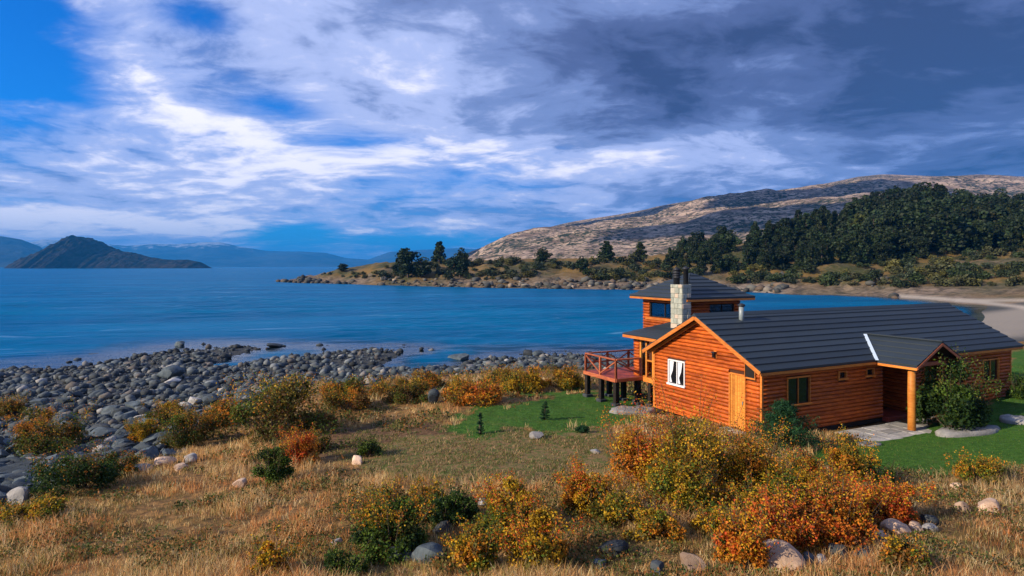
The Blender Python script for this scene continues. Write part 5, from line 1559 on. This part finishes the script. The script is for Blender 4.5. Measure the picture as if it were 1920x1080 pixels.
def sample(n, d0, d1, seed, pw=1.0, s0=-.95, s1=.95):
    r = np.random.default_rng(seed)
    t = r.uniform(0, 1, n) ** pw
    d = d0 * (d1 / d0) ** t; s = r.uniform(s0, s1, n); x = s * d
    return x, d, ground(x, d), r
def dry_grass():
    x, y, z, r = sample(76000, 7.5, 44, 3, .95)
    b, l, e, m = masks(x, y, z)
    clump = fbm(x * .9, y * .9, 3, 71); patch = fbm(x * .33, y * .33, 3, 72)
    ok = (b < .35) & (l < .5) & (e < .5) & (m < .5) & ~under_cabin(x, y) & (z > .5) & (r.uniform(0, 1, len(x)) < sstep(clump, .30, .60) * .7 + .28)
    ok &= (r.uniform(0, 1, len(x)) < np.clip(1.2 - y / 60, .35, 1))
    x, y, z, clump, patch = [q[ok] for q in (x, y, z, clump, patch)]
    n = len(x)
    px, py = pix(x, y, z)
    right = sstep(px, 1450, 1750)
    h = (.12 + .36 * clump * r.uniform(.3, 1.5, n)) * (0.25 + 1.4 * patch ** 1.5)
    tone = np.array([[.68, .45, .20], [.60, .33, .12], [.74, .54, .28], [.30, .16, .06], [.28, .24, .07], [.10, .11, .03]])
    ci = np.searchsorted(np.cumsum([.33, .24, .17, .12, .09, .05]), r.uniform(0, .999, n))
    green = (patch < .42) & (r.uniform(0, 1, n) < .5)
    ci[green] = r.integers(3, 6, green.sum())
    cols = np.minimum(tone[ci] * r.uniform(.85, 1.45, n)[:, None], .85)
    red = (fbm(x * .5, y * .5, 2, 75) > .60) & (r.uniform(0, 1, n) < .5)
    cols[red] = cols[red] * np.array([1.0, .70, .55])
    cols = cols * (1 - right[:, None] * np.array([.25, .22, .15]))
    K = 7                                            # blades per tuft
    N = n * K
    rep = lambda q: np.repeat(q, K, axis=0)
    sp = rep(.035 + .12 * h) * r.normal(size=N); sq = rep(.035 + .12 * h) * r.normal(size=N)
    X, Y = rep(x) + sp, rep(y) + sq
    hh = rep(h) * r.uniform(.45, 1.25, N)
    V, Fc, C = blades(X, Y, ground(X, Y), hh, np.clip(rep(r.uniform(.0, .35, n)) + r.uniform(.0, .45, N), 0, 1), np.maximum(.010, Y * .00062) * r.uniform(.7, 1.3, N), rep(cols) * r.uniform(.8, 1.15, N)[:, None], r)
    tag(obj('dry_grass', mesh('dry_grass', V, Fc, False, C), M['grass']), 'tall golden dry grass covering the bank', kind='stuff')
    return N
def lawn_grass():
    x, y, z, r = sample(170000, 12, 40, 6, .8, -.15, .95)
    b, l, e, m = masks(x, y, z)
    ok = (l > .5) & ~under_cabin(x, y)
    x, y, z = x[ok], y[ok], z[ok]; n = len(x)
    patch = fbm(x * .6, y * .6, 3, 82)
    tone = np.array([[.045, .13, .015], [.07, .18, .022], [.11, .20, .03], [.20, .19, .05]])
    cols = tone[np.searchsorted(np.cumsum([.4, .35, .18, .07]), r.uniform(0, .999, n))] * (.7 + .6 * patch)[:, None]
    V, Fc, C = blades(x, y, z, r.uniform(.035, .085, n), r.uniform(.2, .9, n), np.maximum(.012, y * .0009), cols, r)
    tag(obj('lawn_grass', mesh('lawn_grass', V, Fc, False, C), M['grass']), 'short green lawn grass by the cabin', kind='stuff')
    return n
def meadow_grass():
    x, y, z, r = sample(150000, 14, 40, 9, .85, -.4, .35)
    b, l, e, m = masks(x, y, z)
    t = fbm(x * 2.2, y * 2.2, 3, 91)
    ok = ((m > .5) | ((e > .5) & (t > .52))) & (r.uniform(0, 1, len(x)) < sstep(t, .3, .6)) & ~under_cabin(x, y)
    x, y, z, t = x[ok], y[ok], z[ok], t[ok]; n = len(x)
    tone = np.array([[.09, .14, .03], [.16, .17, .04], [.46, .32, .16], [.36, .21, .10]])
    cols = tone[np.searchsorted(np.cumsum([.3, .25, .27, .18]), r.uniform(0, .999, n))] * r.uniform(.7, 1.2, n)[:, None]
    V, Fc, C = blades(x, y, z, r.uniform(.05, .16, n), r.uniform(.2, .9, n), np.maximum(.013, y * .0009), cols, r)
    tag(obj('meadow_grass', mesh('meadow_grass', V, Fc, False, C), M['grass']), 'short patchy meadow grass between lawn and dry bank', kind='stuff')
    return n
dry_grass(); lawn_grass(); meadow_grass()
def low_herbs():
    x, y, z, r = sample(60000, 8, 40, 19, .95)
    b, l, e, m = masks(x, y, z)
    p = fbm(x * .8, y * .8, 3, 171)
    ok = (b < .5) & (l < .5) & (m < .5) & ~under_cabin(x, y) & (z > .4) & (r.uniform(0, 1, len(x)) < sstep(p, .50, .64))
    x, y, p = x[ok], y[ok], p[ok]
    K = 4; n = len(x) * K
    kind = np.repeat(r.integers(0, 5, len(x)), K)
    X, Y = np.repeat(x, K) + r.normal(0, .07, n), np.repeat(y, K) + r.normal(0, .07, n)
    Z = ground(X, Y) + r.uniform(.01, .20, n) * np.repeat(p * 1.6, K)
    tone = np.array([[.07, .11, .02], [.12, .12, .03], [.30, .12, .03], [.035, .055, .015], [.22, .17, .05]])
    V, Fc, C = leaf_cards(np.stack([X, Y, Z], 1), np.maximum(.05, Y * .0036) * r.uniform(.7, 1.4, n), tone[kind] * r.uniform(.7, 1.3, n)[:, None], r, .3, .7)
    tag(obj('low_herbs', mesh('low_herbs', V, Fc, False, C), M['leaf']), 'low leafy plants between the tufts of dry grass', kind='stuff')
low_herbs()
def shore_rocks():
    r = np.random.default_rng(33)
    X, Y, Z, S = [], [], [], []
    while len(X) < 800:
        s_, d_ = r.uniform(-.37, .60), r.uniform(170, 400)
        x = s_ * d_; z = float(ground(x, d_))
        if -.4 < z < 3.2 + 3 * (vnoise(np.array(x * .04), np.array(d_ * .04), 66) > .62) and r.uniform() < 1.1 - z * .2 and vnoise(np.array(x * .07), np.array(d_ * .07), 67) > .48:
            X.append(x); Y.append(d_); Z.append(z); S.append(.6 + 4.2 * r.uniform() ** 3.5)
    v, f, c = stone_mass(range(len(X)), X, Y, Z, S, 5, 1)
    tag(obj('shore_rocks', mesh('shore_rocks', v, f, False, c * np.array([1.15, .90, .68])), M['stones']), 'broken brown rocks along the shore of the headland', kind='stuff')
shore_rocks()

# ------------------------------------------------------------------ air
hz = bpy.data.materials.new('haze_air'); hz.use_nodes = True
hw = NT(hz.node_tree)
ho = hw.n('ShaderNodeOutputMaterial')
pv = hw.n('ShaderNodeVolumePrincipled')
pv.inputs['Color'].default_value = (0.035, 0.38, 1.0, 1)
pv.inputs['Density'].default_value = 0.00007
pv.inputs['Anisotropy'].default_value = 0.0
hw.t.links.new(pv.outputs[0], ho.inputs['Volume'])
hme = box_me('haze', -36000, 36000, -300, 36000, -8, 900)
tag(obj('haze', hme, hz), 'blue haze in the air over the lake', kind='stuff')
